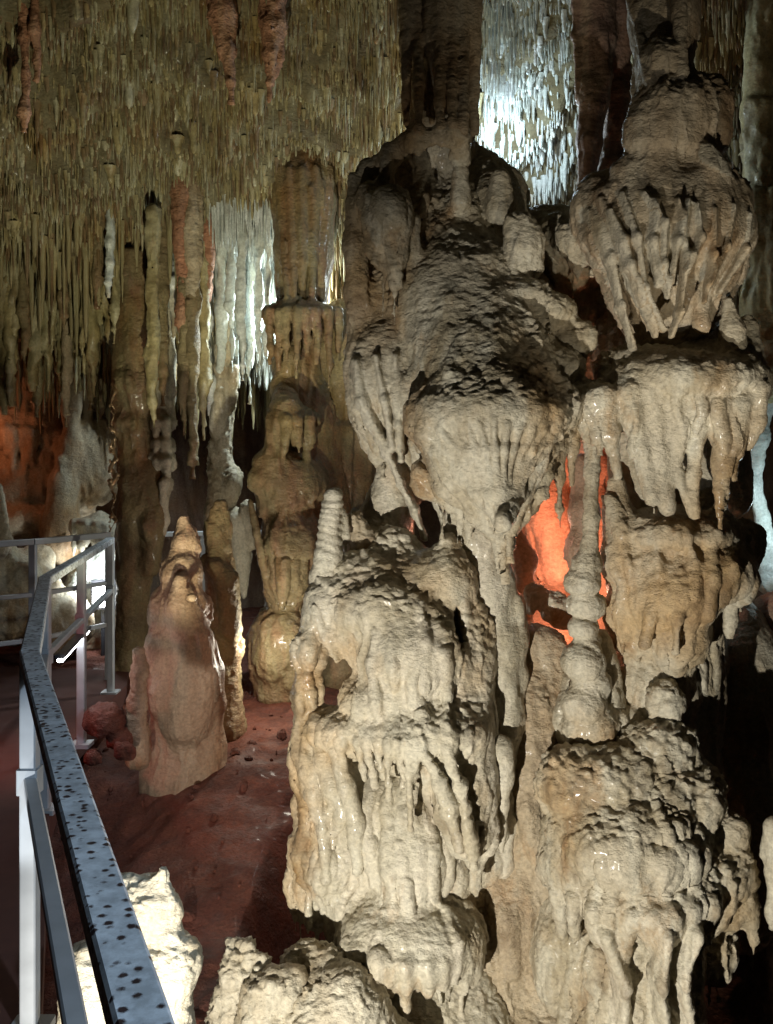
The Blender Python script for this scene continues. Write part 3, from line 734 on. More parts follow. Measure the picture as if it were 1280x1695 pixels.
s.E(703, 1335, 24, 58, -.34, 34, cut=True, k=.03).E(756, 1050, 10, 46, -.16, 40, cut=True, k=.02).E(552, 1110, 22, 50, -.1, 60, cut=True, k=.03)
s.E(604, 1420, 14, 34, -.2, 40, cut=True, k=.03).E(745, 1470, 34, 16, -.2, 40, cut=True, k=.03).E(640, 1500, 30, 6, -.28, 30, cut=True, k=.02).E(598, 1292, 16, 20, -.24, 30, cut=True, k=.03)
s.E(700, 1735, 170, 100, -.06)
for pts in ([(518, 1190), (535, 1250), (552, 1300), (570, 1345)], [(504, 1250), (520, 1310), (536, 1370), (540, 1450), (536, 1500)], [(640, 1380), (645, 1440), (652, 1500), (655, 1520)], [(664, 1400), (670, 1460), (676, 1515)],
            [(700, 1235), (728, 1290), (746, 1340), (760, 1405)], [(738, 1235), (760, 1300), (775, 1360), (786, 1428)], [(556, 1240), (575, 1300), (590, 1360), (592, 1440)], [(600, 1330), (612, 1390), (618, 1460)],
            [(520, 1010), (540, 1050), (560, 1090)], [(620, 1040), (612, 1090), (618, 1140)], [(650, 1050), (650, 1100), (655, 1140)], [(720, 1020), (735, 1080), (742, 1150), (740, 1200)], [(698, 1000), (704, 1060), (700, 1130)],
            [(580, 1510), (575, 1570), (590, 1620)], [(740, 1510), (760, 1560), (750, 1620)], [(630, 1540), (626, 1600), (630, 1640)]):
    n = len(pts); s.C([(x, y, (4, 8, 7, 5, 3)[min(i, 4)]) for i, (x, y) in enumerate(pts)], k=.022, snap=True, sy=1.4, off=.002)
s.smooth(760, 1240, 80, -.15).smooth(680, 1090, 60, -.3).smooth(600, 1300, 70, -.1).smooth(720, 960, 50, -.1)
s.E(540, 1270, 44, 66, -.04).E(575, 1330, 66, 66, -.02).C([(548, 1350, 44, -.04), (545, 1430, 42, -.04), (558, 1495, 26, -.04), (566, 1548, 6, -.04)], part='lobe')
s.C([(512, 1400, 20, .0), (505, 1460, 24, .0), (520, 1510, 18, .0), (528, 1532, 5, .0)], part='lobe')
s.E(492, 1495, 14, 17, .02, part='knob').E(515, 1365, 14, 18, .02, part='knob').E(500, 1392, 11, 15, .02, part='knob').E(508, 1332, 8, 11, 0.02, part='knob')
s.E(640, 1340, 76, 76, -.0).E(615, 1415, 56, 50, -.02).E(690, 1390, 70, 70, -.03)
s.C([(676, 1300, 9, -.16), (678, 1350, 18, -.16), (676, 1420, 46, -.14), (672, 1462, 58, -.12)], k=.08)
s.E(745, 1440, 40, 40, -.05).E(725, 1370, 40, 60, .0)
s.C([(690, 980, 80, .18), (690, 1200, 100, .2), (690, 1450, 110, .2), (700, 1720, 130, .2)], k=.05)
s.E(675, 1556, 116, 66, -.2, 95, part='boulder').E(765, 1572, 38, 58, -.18, part='boulder')
for x, y0, y1, r in ((625, 1590, 1660, 16), (672, 1600, 1690, 13), (590, 1580, 1640, 13), (708, 1600, 1650, 13), (645, 1600, 1650, 10), (735, 1600, 1640, 10)): s.drip(x, y0, y1, r)
s.E(640, 1500, 90, 44, -.06).E(590, 1550, 44, 60, -.02).E(660, 1660, 130, 90, -.02).E(740, 1660, 90, 90, .05).E(620, 1740, 150, 100, .0).C([(600, 1420, 50, .08), (620, 1560, 60, .08)])
s.build('flowstone_mound', 'tall wet pale flowstone mound with terraces of drips and a round boulder at its foot', 'flowstone', M['pale'], rough=1.0, strands=230, srad=.013, slen=.4, seed=7)

# 8. smooth pillar, knob with drip, base wall
s = Stone(4.0)
s.C([(792, 1000, 34, .02), (792, 1420, 46, .04)])
s.C([(770, 850, 34, .0), (790, 890, 42, 0), (808, 960, 42, 0), (816, 1060, 42, 0), (823, 1200, 40, 0), (828, 1330, 40, .05), (830, 1420, 30, .1)])
s.C([(822, 880, 18, -.05), (846, 900, 9, -.02)]).C([(852, 1000, 14, .02), (856, 1120, 12, .02), (852, 1200, 12, .02)])
s.build('smooth_pillar', 'smooth straight cream pillar between the wet mound and the niche', 'column', M['pale'], rough=.35, flute=.5, strands=10, seed=8, partmat={})
s = Stone(3.82, .007)
s.C([(826, 1238, 20), (828, 1285, 17), (830, 1330, 10), (831, 1365, 6), (832, 1410, 3.5)], k=.02)
s.E(832, 1382, 9, 6)
s.build('drip_stone', 'small wet bulb tapering to a needle in front of the smooth pillar', 'stalactite', M['pale'], rough=.5, seed=9)
s = Stone(4.1, .0085)
s.C([(882, 1060, 28, .05), (875, 1160, 30, .05), (872, 1280, 36, 0), (862, 1400, 50, 0), (850, 1720, 80, .0)])
s.C([(915, 1090, 22, .05), (922, 1180, 16, 0), (926, 1225, 8, 0)], part='rib', snap=False).C([(870, 1340, 13), (900, 1440, 12), (915, 1540, 9)], part='rib')
s.E(840, 1480, 76, 90, .05).E(790, 1620, 80, 110, .02).C([(905, 1300, 40, .1), (925, 1500, 56, .1), (920, 1720, 90, .05)])
s.E(880, 1735, 150, 80, -.14).E(860, 1250, 90, 220, .26).C([(905, 1070, 26, .06), (912, 1180, 30, .04), (915, 1330, 46, .04)]).E(1000, 1680, 160, 90, .2).E(700, 1720, 130, 70, .05)
s.C([(800, 1430, 14), (835, 1520, 18), (845, 1600, 14)], part='rib').E(870, 1640, 60, 60, -.05).E(760, 1700, 90, 60, -.05).E(860, 1710, 120, 60, -.1).E(960, 1700, 70, 70, .0)
s.build('ribbed_base', 'yellowish ribbed rock base between the two great mounds', 'flowstone', M['tan'], rough=.9, flute=1.5, strands=50, seed=10)
s = Stone(3.9, .008, .02)
s.C([(552, 822, 13), (549, 860, 16), (548, 920, 18), (545, 960, 24, .02), (540, 1005, 32, .05)])
s.C([(567, 850, 7, .03), (572, 885, 9, .03)], part='knob')
s.build('slim_stalagmite', 'slim pale stalagmite standing on the left shoulder of the wet mound', 'stalagmite', M['pale'], rough=.5, ripple=2, seed=11)
s = Stone(4.0, .009)
s.E(586, 860, 12, 8, .0).C([(590, 866, 14, .02), (600, 900, 30, .03)])
s.build('ledge_knob', 'little brown knob on the ledge between slim stalagmite and neck', 'rock', M['tan'], rough=1, seed=12)

# 9. niche
s = Stone(5.15, .013)
s.C([(790, 760, 60, .0), (870, 720, 70, .1), (980, 740, 70, .0)]).C([(900, 760, 90, .25), (900, 900, 90, .35), (890, 1080, 90, .3)]).C([(990, 760, 40, .0), (1010, 900, 45, .0), (1010, 1080, 50, .0)])
s.C([(890, 780, 40, -.05), (915, 860, 34, -.05), (925, 930, 36, -.02), (920, 960, 30, .05)], part='tongue')
s.E(900, 1090, 130, 50, -.1)
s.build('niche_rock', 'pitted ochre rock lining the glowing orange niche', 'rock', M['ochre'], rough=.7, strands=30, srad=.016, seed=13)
s = Stone(4.5, .009)
s.C([(846, 870, 9, .0), (866, 930, 15, .02), (868, 990, 17, .02), (858, 1050, 24, .0)], part='body')
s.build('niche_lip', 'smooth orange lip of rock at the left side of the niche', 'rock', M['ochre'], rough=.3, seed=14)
s = Stone(4.45, .009)
s.C([(962, 770, 12, .05), (964, 850, 15, .02), (958, 905, 20, .0), (966, 940, 14, 0), (974, 975, 7, 0)], sy=1.5)
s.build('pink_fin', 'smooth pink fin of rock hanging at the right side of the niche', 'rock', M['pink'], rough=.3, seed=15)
s = Stone(4.35, .008, .03)
s.C([(888, 985, 20, .0), (915, 1003, 22, .0), (932, 1018, 16, .02)]).E(880, 1000, 10, 16, -.02)
s.build('wedged_rock', 'grey angular rock wedged across the foot of the niche', 'rock', M['cream'], rough=1.2, seed=16)

# ------------------------------------------------------------------ columns and stalagmites behind on the left
s = Stone(7.0, .014, .06)
s.C([(502, 120, 58, .2), (502, 330, 52, .05), (502, 420, 46, 0), (500, 500, 40, 0)], part='shaft')
for x in (462, 480, 500, 522, 545): s.C([(x, 280, 8, -.2), (x + (505 - x) * .25, 430, 7, -.17), (x + (505 - x) * .3, 495, 5, -.14)], k=.02, part='rib')
s.E(502, 520, 62, 17, -.06, 60, k=.02, part='cap').C([(442, 520, 8, -.1), (475, 506, 10, -.2), (515, 510, 10, -.2), (558, 530, 8, -.1)], part='cap')
for i, (x, e) in enumerate(((447, 600), (462, 610), (475, 590), (492, 625), (508, 580), (525, 600), (545, 640), (560, 580))): s.drip(x, 515, e, 8, -.16 - .02 * (i % 3))
s.C([(500, 520, 36, .05), (490, 600, 34, .12), (515, 700, 52, .24), (520, 900, 80, .36), (500, 1060, 60, .2)])
s.C([(478, 590, 20, -.1), (470, 640, 18, -.12), (475, 680, 26, -.12)], part='rib')
s.C([(462, 680, 12, -.2), (458, 720, 14, -.22), (450, 760, 20, -.22)], part='lobe').E(485, 690, 42, 14, -.16)
s.E(450, 765, 32, 20, -.22, part='lobe').E(440, 790, 28, 18, -.24, part='lobe').E(485, 800, 60, 42, -.1).C([(470, 800, 50, -.1), (475, 860, 40, -.1)])
s.fringe(445, 700, 520, 705, 8, 30, 90, 8, -.24, 21)
s.E(482, 890, 48, 46, -.14).C([(482, 900, 42, -.14), (478, 960, 34, -.14), (475, 1000, 20, -.14)]); s.fringe(455, 940, 510, 945, 4, 30, 60, 8, -.26, 23)
s.C([(415, 830, 5, -.25), (425, 880, 6, -.25), (440, 950, 6, -.25)], part='curtain', k=.02)
s.E(468, 1070, 56, 62, -.15).C([(468, 1080, 54, -.15), (466, 1160, 42, -.12), (462, 1260, 40, -.1), (462, 1330, 44, 0)])
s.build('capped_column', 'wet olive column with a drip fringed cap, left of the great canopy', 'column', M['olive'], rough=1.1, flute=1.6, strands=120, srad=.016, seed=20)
s = Stone(7.3, .015, .05)
s.C([(570, 560, 60, .1), (560, 800, 70, .2), (570, 1000, 70, .1), (560, 1300, 90, .1)]); s.fringe(520, 560, 600, 560, 8, 60, 160, 10, -.22, 25)
s.fringe(510, 720, 620, 720, 9, 50, 120, 10, -.25, 26); s.fringe(500, 860, 620, 870, 9, 50, 120, 10, -.25, 27)
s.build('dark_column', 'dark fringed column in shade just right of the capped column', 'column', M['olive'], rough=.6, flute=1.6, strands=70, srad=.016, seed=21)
s = Stone(7.4, .016, .05)
s.C([(234, 290, 26, .1), (232, 360, 24, .1), (228, 450, 32, 0), (230, 560, 36, 0), (222, 660, 34, 0), (226, 760, 30, 0), (232, 850, 36, 0), (222, 950, 28, 0), (215, 1060, 26, 0), (216, 1200, 40, 0)])
s.E(215, 630, 28, 20, -.1, part='lobe').E(212, 700, 26, 16, -.1, part='lobe').E(245, 870, 10, 10, -.2, part='knob').C([(252, 780, 16, -.05), (256, 860, 20, -.05), (250, 940, 14, -.02)], part='rib')
s.fringe(205, 430, 262, 430, 5, 60, 160, 10, -.16, 29)
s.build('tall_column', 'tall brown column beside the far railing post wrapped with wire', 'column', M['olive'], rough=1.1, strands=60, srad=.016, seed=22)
s = Stone(7.4, .013, .03)
s.C([(276, 450, 12), (275, 590, 14), (272, 640, 18), (270, 690, 17)]); 
for y, r in ((700, 22), (735, 20), (765, 22), (800, 19)): s.E(270, y, r, r * .7, -.04, part='bead'); s.fringe(255, y + 8, 286, y + 8, 3, 15, 30, 5, -.14, int(y))
s.drip(272, 800, 885, 10, -.05)
s.build('tiered_stalactite', 'pale tiered stalactite hanging right of the tall brown column', 'stalactite', M['pale'], rough=.4, strands=30, srad=.016, seed=23)
s = Stone(7.4, .013, .03)
s.C([(374, 450, 12), (372, 590, 14), (370, 660, 19), (366, 740, 18), (366, 820, 24), (370, 860, 20)]); s.E(385, 800, 16, 26, -.05, part='lobe').E(350, 850, 12, 22, -.05, part='lobe')
s.fringe(352, 620, 392, 620, 4, 30, 70, 6, -.1, 33)
s.C([(388, 860, 20, .0), (398, 920, 18, 0), (404, 985, 6, 0)], part='drip').C([(410, 840, 12, -.1), (418, 900, 10, -.1)], part='rib')
s.build('pale_column', 'lumpy grey white column left of the capped column', 'column', M['cream'], rough=1.1, strands=30, srad=.016, seed=24)
# stalagmites standing on the red floor
s = Stone(5.6, .010, .04)
s.C([(304, 862, 12, .1), (304, 895, 16, .08), (302, 915, 20, .08)]).C([(322, 878, 6, .12), (322, 905, 12, .1)], part='spire')
s.E(303, 955, 36, 40, .04).E(272, 1010, 24, 40, .06).E(305, 1010, 44, 54, .0).E(292, 1080, 50, 70, .02).E(300, 1150, 56, 64, .02).C([(304, 1200, 58, .04), (304, 1330, 64, .04)])
s.C([(300, 962, 14, -.12), (300, 1000, 24, -.12), (318, 1060, 34, -.12), (318, 1130, 42, -.1), (308, 1190, 44, -.1)], part='spire').E(318, 988, 9, 6, -.26, part='spire')
s.C([(348, 1068, 12, -.02), (350, 1110, 18, -.02), (350, 1170, 22, .0), (344, 1220, 26, .02)], part='spire').E(275, 1150, 26, 40, -.1).C([(345, 1235, 30, .0), (345, 1320, 34, .0)]).C([(264, 1230, 26, .0), (264, 1320, 32, .0)])
s.build('stalagmite_cluster', 'rosy clustered stalagmite standing on the red floor', 'stalagmite', M['pink'], rough=.4, strands=36, srad=.010, seed=25)
s = Stone(5.25, .010, .02)
s.C([(231, 1078, 12), (231, 1110, 15), (230, 1130, 13), (229, 1160, 16), (229, 1185, 13), (229, 1215, 16), (230, 1250, 18)])
s.build('finger_stalagmite', 'short finger shaped orange stalagmite left of the rosy cluster', 'stalagmite', M['pink'], rough=.35, ripple=2, seed=26)
s = Stone(6.1, .012, .03)
s.C([(366, 835, 12), (362, 880, 20), (365, 940, 24), (366, 1010, 22), (374, 1080, 26), (370, 1200, 34)]).C([(345, 930, 14, -.05), (375, 960, 20, -.1), (382, 1040, 20, -.08)], part='spire')
s.E(356, 940, 15, 13, -.12, part='knob')
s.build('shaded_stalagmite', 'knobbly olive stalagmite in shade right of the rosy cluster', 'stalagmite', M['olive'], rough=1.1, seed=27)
s = Stone(5.2, .011, .03)
for x, y, r, q in ((175, 1190, 34, 22), (200, 1220, 20, 16), (155, 1250, 12, 9)):
    s.E(x, y, r, q)
s.build('floor_rock', 'dark earthy rock lying below the end of the railing', 'rock', M['earth'], rough=1.1, seed=28)
for i, (x, y, r, d, lb) in enumerate(((155, 1253, 11, 4.9, 'small round stone on the red floor beneath the rail'), (205, 1240, 16, 5.0, 'brown stone touching the foot of the finger stalagmite'))):
    s = Stone(d, .011, .03); s.E(x, y, r, r * .75).E(x + r * .6, y + r * .4, r * .6, r * .5); s.build('stone', lb, 'rock', M['earth'], rough=1.0, seed=40 + i)

# left background
s = Stone(8.3, .02, .06)
s.E(165, 1000, 60, 90, .1).E(120, 1040, 50, 40, .0).E(190, 940, 30, 50, .05)
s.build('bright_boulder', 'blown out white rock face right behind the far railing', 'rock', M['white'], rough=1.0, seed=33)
s = Stone(7.6, .018, .05); rr = random.Random(12)
for i in range(17):
    x = -110 + i * 27 + rr.uniform(-8, 8); e = rr.uniform(560, 655) - (60 if x > 290 else 0); dd = rr.uniform(-.08, .22)
    s.C([(x, 400, 18, dd), (x + rr.uniform(-6, 6), 480, rr.uniform(13, 19), dd), (x + rr.uniform(-6, 6), e - 40, rr.uniform(6, 10), dd), (x, e, 3, dd)], part='drip' if i % 3 else 'body', snap=False)
s.C([(-110, 400, 24, .2), (330, 400, 24, .2)]).C([(-110, 450, 24, .25), (330, 450, 24, .25)]).C([(-110, 500, 20, .3), (320, 500, 20, .3)]).C([(-110, 545, 16, .3), (200, 545, 16, .3)])
s.build('fluted_curtain', 'dense olive curtain of fused stalactites closing the back of the ceiling at the left', 'flowstone', M['straw'], rough=.8, flute=2, strands=330, srad=.018, slen=.7, seed=34)
s = Stone(7.9, .016, .05)  # white strip added to make the gap look brightly lit
s.C([(566, 250, 14, .1), (566, 400, 14, 0), (562, 540, 18, 0)]).C([(580, 250, 14, .1), (584, 400, 14, .1), (582, 540, 18, .1)])
s.build('light_sliver', 'white sliver added for the bright light in the gap left of the great canopy', 'flowstone', M['white'], rough=.4, seed=29)
s = Stone(8.3, .02, .08)
s.C([(120, 640, 12, -.1), (118, 740, 14, -.1), (105, 800, 22, -.1), (100, 900, 34, -.1)], part='rib').E(60, 700, 60, 40, .2).E(70, 790, 90, 70, .35).E(20, 700, 40, 60, .2).E(150, 760, 50, 80, .2)
s.fringe(0, 640, 170, 640, 10, 40, 110, 10, .0, 51); s.fringe(0, 720, 110, 730, 7, 40, 80, 10, .0, 52); s.E(60, 860, 110, 40, .3)
s.build('ember_flowstone', 'craggy flowstone glowing orange red in the back left corner', 'flowstone', M['tan'], rough=1, strands=70, srad=.016, seed=30)
s = Stone(7.6, .016, .06)
s.E(30, 990, 70, 75, .1).E(95, 1030, 60, 50, .2).E(-30, 950, 60, 90, 0).E(60, 930, 30, 30, .25).C([(-10, 810, 14, 0), (-5, 900, 24, 0)], part='rib')
s.build('pale_boulder', 'pale lit boulder behind the far railing', 'rock', M['cream'], rough=1.1, seed=31)
s = Stone(7.9, .016, .04)
s.C([(130, 870, 14, .1), (165, 865, 18, .1), (190, 880, 14, .1)]); s.fringe(120, 875, 190, 880, 7, 15, 45, 7, .02, 55)
s.build('small_curtain', 'small cream fringe of drips above the far railing', 'flowstone', M['pale'], rough=.6, strands=30, srad=.016, seed=32)

# hanging stalactites with a label each
def stal(pts, D, name, label, mat, h=.014, rough=.5, seed=60, sy=1.0):
    s = Stone(D, h, .03); s.C(pts, sy=sy); return s.build(name, label, 'stalactite', mat, rough=1.1, flute=1.4, strands=14, srad=.009, slen=.5, seed=seed)
stal([(362, -60, 26), (368, 20, 20), (377, 80, 13), (383, 133, 4)], 5.9, 'rusty_stalactite', 'largest rusty orange stalactite at the top of the ceiling', M['rust'], seed=61)
stal([(450, -40, 24), (452, 40, 18), (450, 90, 12), (448, 135, 4)], 6.0, 'rusty_stalactite', 'second rusty stalactite, right of the largest one', M['rust'], seed=62)
stal([(38, -50, 12), (40, 60, 9), (42, 120, 6), (41, 182, 3)], 6.1, 'rusty_stalactite', 'thin long rusty stalactite in the top left corner', M['rust'], seed=63)
stal([(58, -40, 10), (60, 50, 8), (62, 100, 4)], 6.1, 'rusty_stalactite', 'short rusty stalactite beside the thin long one', M['rust'], seed=64)
stal([(290, 340, 14, .2), (290, 400, 14, .2), (286, 468, 12), (288, 495, 10), (289, 526, 3)], 7.3, 'pink_stalactite', 'broken pinkish white stalactite in the middle of the brown ones', M['white'], seed=65)
stal([(183, 330, 8), (182, 400, 7), (181, 430, 7), (179, 462, 3)], 7.2, 'white_stub', 'tiny bright white stalactite among the olive ones', M['white'], seed=66)
rr = random.Random(5)
for i, (x, y0, y1, r, m, d) in enumerate(((105, 330, 520, 10, 'olive', 7.4), (160, 320, 480, 12, 'olive', 7.3), (190, 330, 540, 13, 'straw', 7.3), (270, 330, 640, 14, 'olive', 7.2), (300, 330, 560, 15, 'rust', 7.1), (318, 340, 520, 15, 'tan', 7.1),
                                          (345, 330, 505, 13, 'rust', 7.2), (262, 400, 600, 9, 'rust', 7.2), (255, 480, 690, 11, 'straw', 7.0), (320, 560, 760, 9, 'olive', 7.1), (338, 560, 700, 9, 'straw', 7.2), (305, 560, 690, 8, 'olive', 7.1),
                                          (367, 480, 640, 8, 'white', 7.3), (346, 500, 660, 8, 'white', 7.3), (140, 440, 600, 8, 'straw', 7.4), (85, 450, 560, 8, 'straw', 7.5), (40, 440, 580, 9, 'olive', 7.5), (15, 480, 640, 9, 'straw', 7.5),
                                          (150, 560, 650, 8, 'olive', 7.6), (60, 560, 660, 8, 'straw', 7.7), (110, 560, 680, 8, 'tan', 7.7), (415, 470, 640, 8, 'white', 7.4), (395, 470, 620, 7, 'white', 7.4), (385, 420, 590, 7, 'white', 7.2), (402, 430, 600, 7, 'white', 7.1), (430, 440, 580, 6, 'white', 7.2), (442, 430, 560, 6, 'white', 7.2))):
    stal([(x, y0 - 130, r * 1.1), (x + rr.uniform(-4, 4), (y0 + y1) / 2, r * .8), (x + rr.uniform(-4, 4), y1 - 30, r * .5), (x, y1, 2.5)], d, 'long_stalactite',
         'long narrow %s stalactite hanging in the fringe left of the capped column' % {'olive': 'olive', 'straw': 'dull grey', 'rust': 'rusty', 'tan': 'tan', 'white': 'white'}[m], M[m], seed=70 + i).__setitem__('group', 'long stalactites of the fringe')
# dark stalactites between the canopy and the bulb
s = Stone(5.4, .012, .04)
s.C([(985, -60, 30, .1), (990, 60, 26, .1), (985, 150, 24, .1), (975, 230, 18, .1), (970, 300, 14, .1)]).C([(998, 60, 6, -.1), (1004, 120, 8, -.1), (985, 170, 8, -.12), (975, 230, 8, -.12), (972, 290, 8, -.1)], part='rib').C([(955, -60, 12, 0), (955, 60, 8, 0), (958, 160, 6, 0)], part='rib')
s.C([(1020, -60, 24, .15), (1025, 150, 22, .2), (1010, 320, 30, .2)])
s.build('blue_lit_stalactite', 'dark twisted stalactite with bluish lit edges between canopy and bulb', 'stalactite', M['wall'], rough=.5, seed=100)
s = Stone(6.0, .014, .04)
s.C([(1262, 640, 26, 0), (1255, 720, 20, 0), (1248, 800, 14, 0), (1262, 860, 12, 0), (1275, 960, 20, .0)], sy=.6)
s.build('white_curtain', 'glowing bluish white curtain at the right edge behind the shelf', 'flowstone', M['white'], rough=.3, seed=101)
s = Stone(5.9, .016, .06)
s.C([(1258, -80, 26, .1), (1262, 180, 28, 0), (1268, 400, 34, 0), (1266, 620, 30, 0)]).fringe(1235, 180, 1285, 180, 5, 60, 180, 8, -.15, 61)
s.fringe(1235, 330, 1290, 330, 5, 60, 180, 8, -.2, 62)
s.build('edge_column', 'straight yellow fluted column at the right edge of the picture', 'column', M['straw'], rough=.5, flute=1.6, strands=40, srad=.016, seed=102)
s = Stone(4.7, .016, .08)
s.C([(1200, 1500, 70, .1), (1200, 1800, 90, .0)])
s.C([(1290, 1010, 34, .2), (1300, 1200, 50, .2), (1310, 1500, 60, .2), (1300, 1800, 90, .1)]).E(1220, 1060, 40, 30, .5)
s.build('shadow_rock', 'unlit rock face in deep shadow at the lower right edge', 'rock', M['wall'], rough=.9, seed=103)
s = Stone(3.7, .010, .03)
s.C([(1284, 1370, 14, 0), (1280, 1410, 14, 0), (1284, 1440, 10, 0)]).C([(1284, 1450, 12, .0), (1280, 1510, 8, 0), (1279, 1535, 3, 0)])
s.build('edge_drip', 'small shiny drip at the right edge beside the knobbly mound', 'stalactite', M['pale'], rough=.4, seed=104)

# foreground bottom
s = Stone(2.75, .007, .035)
s.C([(205, 1470, 24, .05), (225, 1560, 36, .05), (225, 1750, 60, .05)]).C([(272, 1440, 16, 0), (278, 1500, 18, 0), (278, 1600, 34, 0), (270, 1720, 60, 0)]).E(240, 1500, 50, 52, .02).E(245, 1620, 72, 60, 0).E(290, 1600, 40, 44, -.02)
s.E(232, 1405, 46, 28, .0, cut=True, k=.015)
s.build('broken_stalagmite', 'brightly lit pale stump with a broken flat top behind the handrail', 'stalagmite', M['cream'], rough=1.1, flute=.4, seed=110)
s = Stone(2.6, .007, .04)
s.C([(150, 1590, 28, 0), (150, 1720, 60, 0)]).E(165, 1650, 50, 70, 0)
s.build('low_rock', 'low grainy rock between the handrail and the mid rail', 'rock', M['cream'], rough=1.1, seed=111)
s = Stone(3.6, .009, .03)
s.E(400, 1580, 30, 24).E(420, 1605, 34, 26, -.02).C([(390, 1600, 24, 0), (400, 1700, 60, 0)]).E(385, 1615, 22, 22, -.05, part='lobe')
s.build('forked_rock', 'lumpy pale rock with two bumps at the bottom', 'rock', M['cream'], rough=1.9, seed=112)
s = Stone(3.5, .009, .03)
s.E(450, 1640, 36, 32, -.02).E(482, 1620, 22, 16, 0).C([(450, 1650, 40, 0), (450, 1760, 70, 0)]).E(478, 1650, 22, 26, -.04, part='lobe')
s.build('bright_rock', 'brightest creamy lump at the bottom, right of the forked rock', 'rock', M['cream'], rough=1.9, seed=113)
s = Stone(3.5, .009, .06)
s.E(560, 1680, 90, 80, .0).E(520, 1600, 60, 40, .15).E(540, 1740, 130, 90, 0).E(620, 1740, 80, 60, .0)
s.build('sloping_rock', 'greenish sloping rock in front of the round boulder', 'rock', M['cream'], rough=1.9, seed=114)

# ------------------------------------------------------------------ walkway, railings, lamps, wire
def prism(a, b, w_, t_, up=(0, 0, 1)):
    a, b = Vector(a), Vector(b); d = (b - a).normalized(); sd = d.cross(Vector(up))
    if sd.length < 1e-3: sd = Vector((1, 0, 0))
    sd.normalize(); u = sd.cross(d).normalized(); c = .004
    prof = [(-w_ / 2 + c, -t_ / 2), (w_ / 2 - c, -t_ / 2), (w_ / 2, -t_ / 2 + c), (w_ / 2, t_ / 2 - c), (w_ / 2 - c, t_ / 2), (-w_ / 2 + c, t_ / 2), (-w_ / 2, t_ / 2 - c), (-w_ / 2, -t_ / 2 + c)]
    vs = [p + sd * x + u * y for p in (a, b) for x, y in prof]
    fs = [(i, (i + 1) % 8, 8 + (i + 1) % 8, 8 + i) for i in range(8)] + [tuple(range(7, -1, -1)), tuple(range(8, 16))]
    return vs, fs
def prisms(name, segs, mat, parent=None):
    V, F_ = [], []
    for sg in segs:
        v, f = prism(*sg); o = len(V); V += v; F_ += [tuple(i + o for i in q) for q in f]
    me = bpy.data.meshes.new(name); me.from_pydata([tuple(v) for v in V], [], F_); me.update(); me.materials.append(mat)
    ob = bpy.data.objects.new(name, me); COL.objects.link(ob)
    if parent: ob.parent = parent; ob.matrix_parent_inverse = Matrix.Translation(-parent.location)
    return ob
LINE = [(.05, .25), (-.24, .94), (-1.0, 2.7), (-1.56, 4.4), (-1.89, 6.6)]
rail = empty('railing', (-1.0, 2.7, 0)); tag(rail, 'near steel railing with rust speckled handrail along the walkway edge', 'railing')
for a, b in zip(LINE[:-1], LINE[1:]):
    prisms('top_rail', [((*a, 1.045), (*b, 1.045), .054, .04)], M['rail'], rail)
    prisms('mid_rail', [((*a, .70), (*b, .70), .036, .03)], M['steel'], rail)
for (x, y), wd in (((-1.0, 2.7), .045), ((-1.56, 4.4), .045), ((-1.71, 5.4), .045), ((-1.89, 6.6), .045)):
    po = prisms('post', [((x, y, -.02), (x, y, 1.03), wd, wd, (0, 1, 0))], M['steel'], rail)
    prisms('base_plate', [((x, y, -.01), (x, y, .012), .11, .11, (0, 1, 0))], M['steel'], po)
    prisms('clamp', [((x, y, .665), (x, y, .735), .058, .058, (0, 1, 0))], M['steel'], po)
FAR = [(-2.02, 7.0), (-2.35, 6.4), (-2.9, 5.9)]
rf = empty('railing', (-2.02, 7.0, 0)); tag(rf, 'far railing crossing behind, turning left in front of the pale boulder', 'railing')
for a, b in zip(FAR[:-1], FAR[1:]):
    prisms('top_rail', [((*a, 1.05), (*b, 1.05), .045, .04)], M['steel'], rf)
    prisms('mid_rail', [((*a, .70), (*b, .70), .036, .03)], M['steel'], rf)
    prisms('low_rail', [((*a, .40), (*b, .40), .036, .03)], M['steel'], rf)
for x, y in ((-2.02, 7.0), (-2.35, 6.4), (-2.9, 5.9)): prisms('post', [((x, y, -.02), (x, y, 1.03), .045, .045, (0, 1, 0))], M['steel'], rf)
# back crossbar seen through columns
rb = empty('railing', (-1.5, 8.2, 0)); tag(rb, 'distant railing glimpsed between the stalagmites', 'railing')
prisms('top_rail', [((-2.1, 7.6, 1.0), (-.9, 8.2, .98), .045, .04)], M['steel'], rb)
for x, y in ((-2.1, 7.6), (-1.5, 7.9), (-.9, 8.2)): prisms('post', [((x, y, -.1), (x, y, .97), .045, .045, (0, 1, 0))], M['steel'], rb)

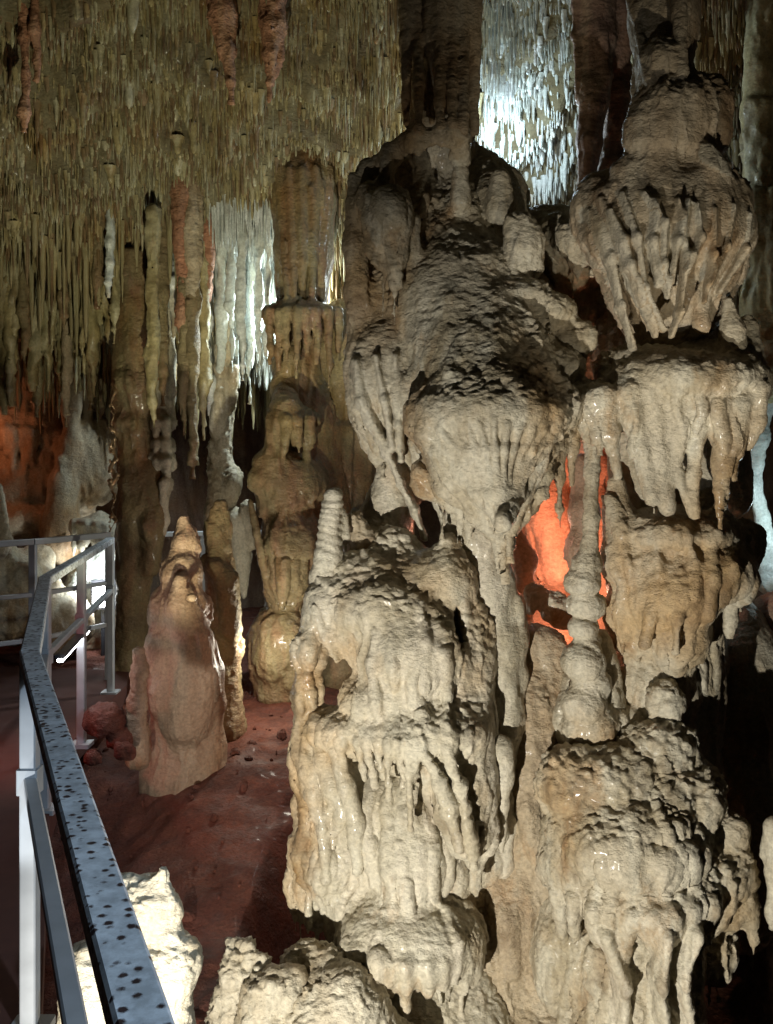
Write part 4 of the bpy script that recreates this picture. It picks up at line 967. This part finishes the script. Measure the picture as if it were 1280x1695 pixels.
# walkway deck: outline between the rail line and the left
def deck():
    edge = [(-1.15, -1.0), (-1.20, 1.7), (-.97, 2.7), (-1.54, 4.4), (-1.80, 5.6), (-1.84, 6.8), (-1.95, 7.3)]
    left = [(-4.5, 7.6), (-4.5, 5.0), (-3.2, 2.0), (-2.6, -1.0)]
    pts = edge + left; n = len(pts)
    V = [(x, y, 0) for x, y in pts] + [(x, y, -.16) for x, y in pts]
    F_ = [tuple(range(n)), tuple(range(2 * n - 1, n - 1, -1))] + [(i, i + n, (i + 1) % n + n, (i + 1) % n) for i in range(n)]
    me = bpy.data.meshes.new('walkway'); me.from_pydata(V, [], F_); me.update(); me.materials.append(M['deck'])
    o = bpy.data.objects.new('walkway', me); COL.objects.link(o); tag(o, 'concrete visitor walkway coloured dark red for the red light on it', None, None, 'structure')
deck()

# strip lamp under the mid rail
sl = empty('strip_lamp', (-1.66, 5.2, .6)); tag(sl, 'glowing strip lamp slung under the mid rail', 'lamp')
a, b = (-1.62, 4.78, .60), (-1.76, 5.66, .59)
prisms('housing', [((a[0], a[1], a[2] + .02), (b[0], b[1], b[2] + .02), .05, .02)], M['lampcase'], sl)
prisms('tube', [(a, b, .03, .018)], M['glow'], sl)
# floodlight behind the far railing
fl = empty('floodlight', P(172, 1040, 7.9)); tag(fl, 'glaring white floodlight standing behind the far railing', 'lamp')
c = Vector(P(170, 985, 7.9))
prisms('housing', [(c + Vector((0, .05, -.12)), c + Vector((0, .05, .12)), .20, .08, (0, 1, 0))], M['lampcase'], fl)
prisms('lens', [(c + Vector((0, 0, -.095)), c + Vector((0, 0, .095)), .16, .02, (0, 1, 0))], M['glow'], fl)
prisms('stand', [(c + Vector((0, .06, -.55)), c + Vector((0, .06, -.12)), .05, .05, (0, 1, 0))], M['lampcase'], fl)

# twisted wire with leaves along the tall column
s = Stone(7.1, .010, .01)
pts = []; rr = random.Random(9)
for i in range(26):
    y = 640 + i * 9.6; pts.append((188 + 5 * math.sin(i * 1.7) + rr.uniform(-2, 2), y, 1.6 + 1.6 * rr.random(), .03 * math.cos(i * 1.7)))
s.C(pts, k=.004)
for i in range(40):
    y = rr.uniform(645, 885); s.E(188 + rr.uniform(-7, 7), y, rr.uniform(1.8, 3.6), rr.uniform(2, 5), rr.uniform(-.03, .03), k=.002)
s.build('wire_cable', 'glinting twisted wire running down the left side of the tall column', 'cable', M['wire'], rough=.2, flute=0, seed=120)
print('built')
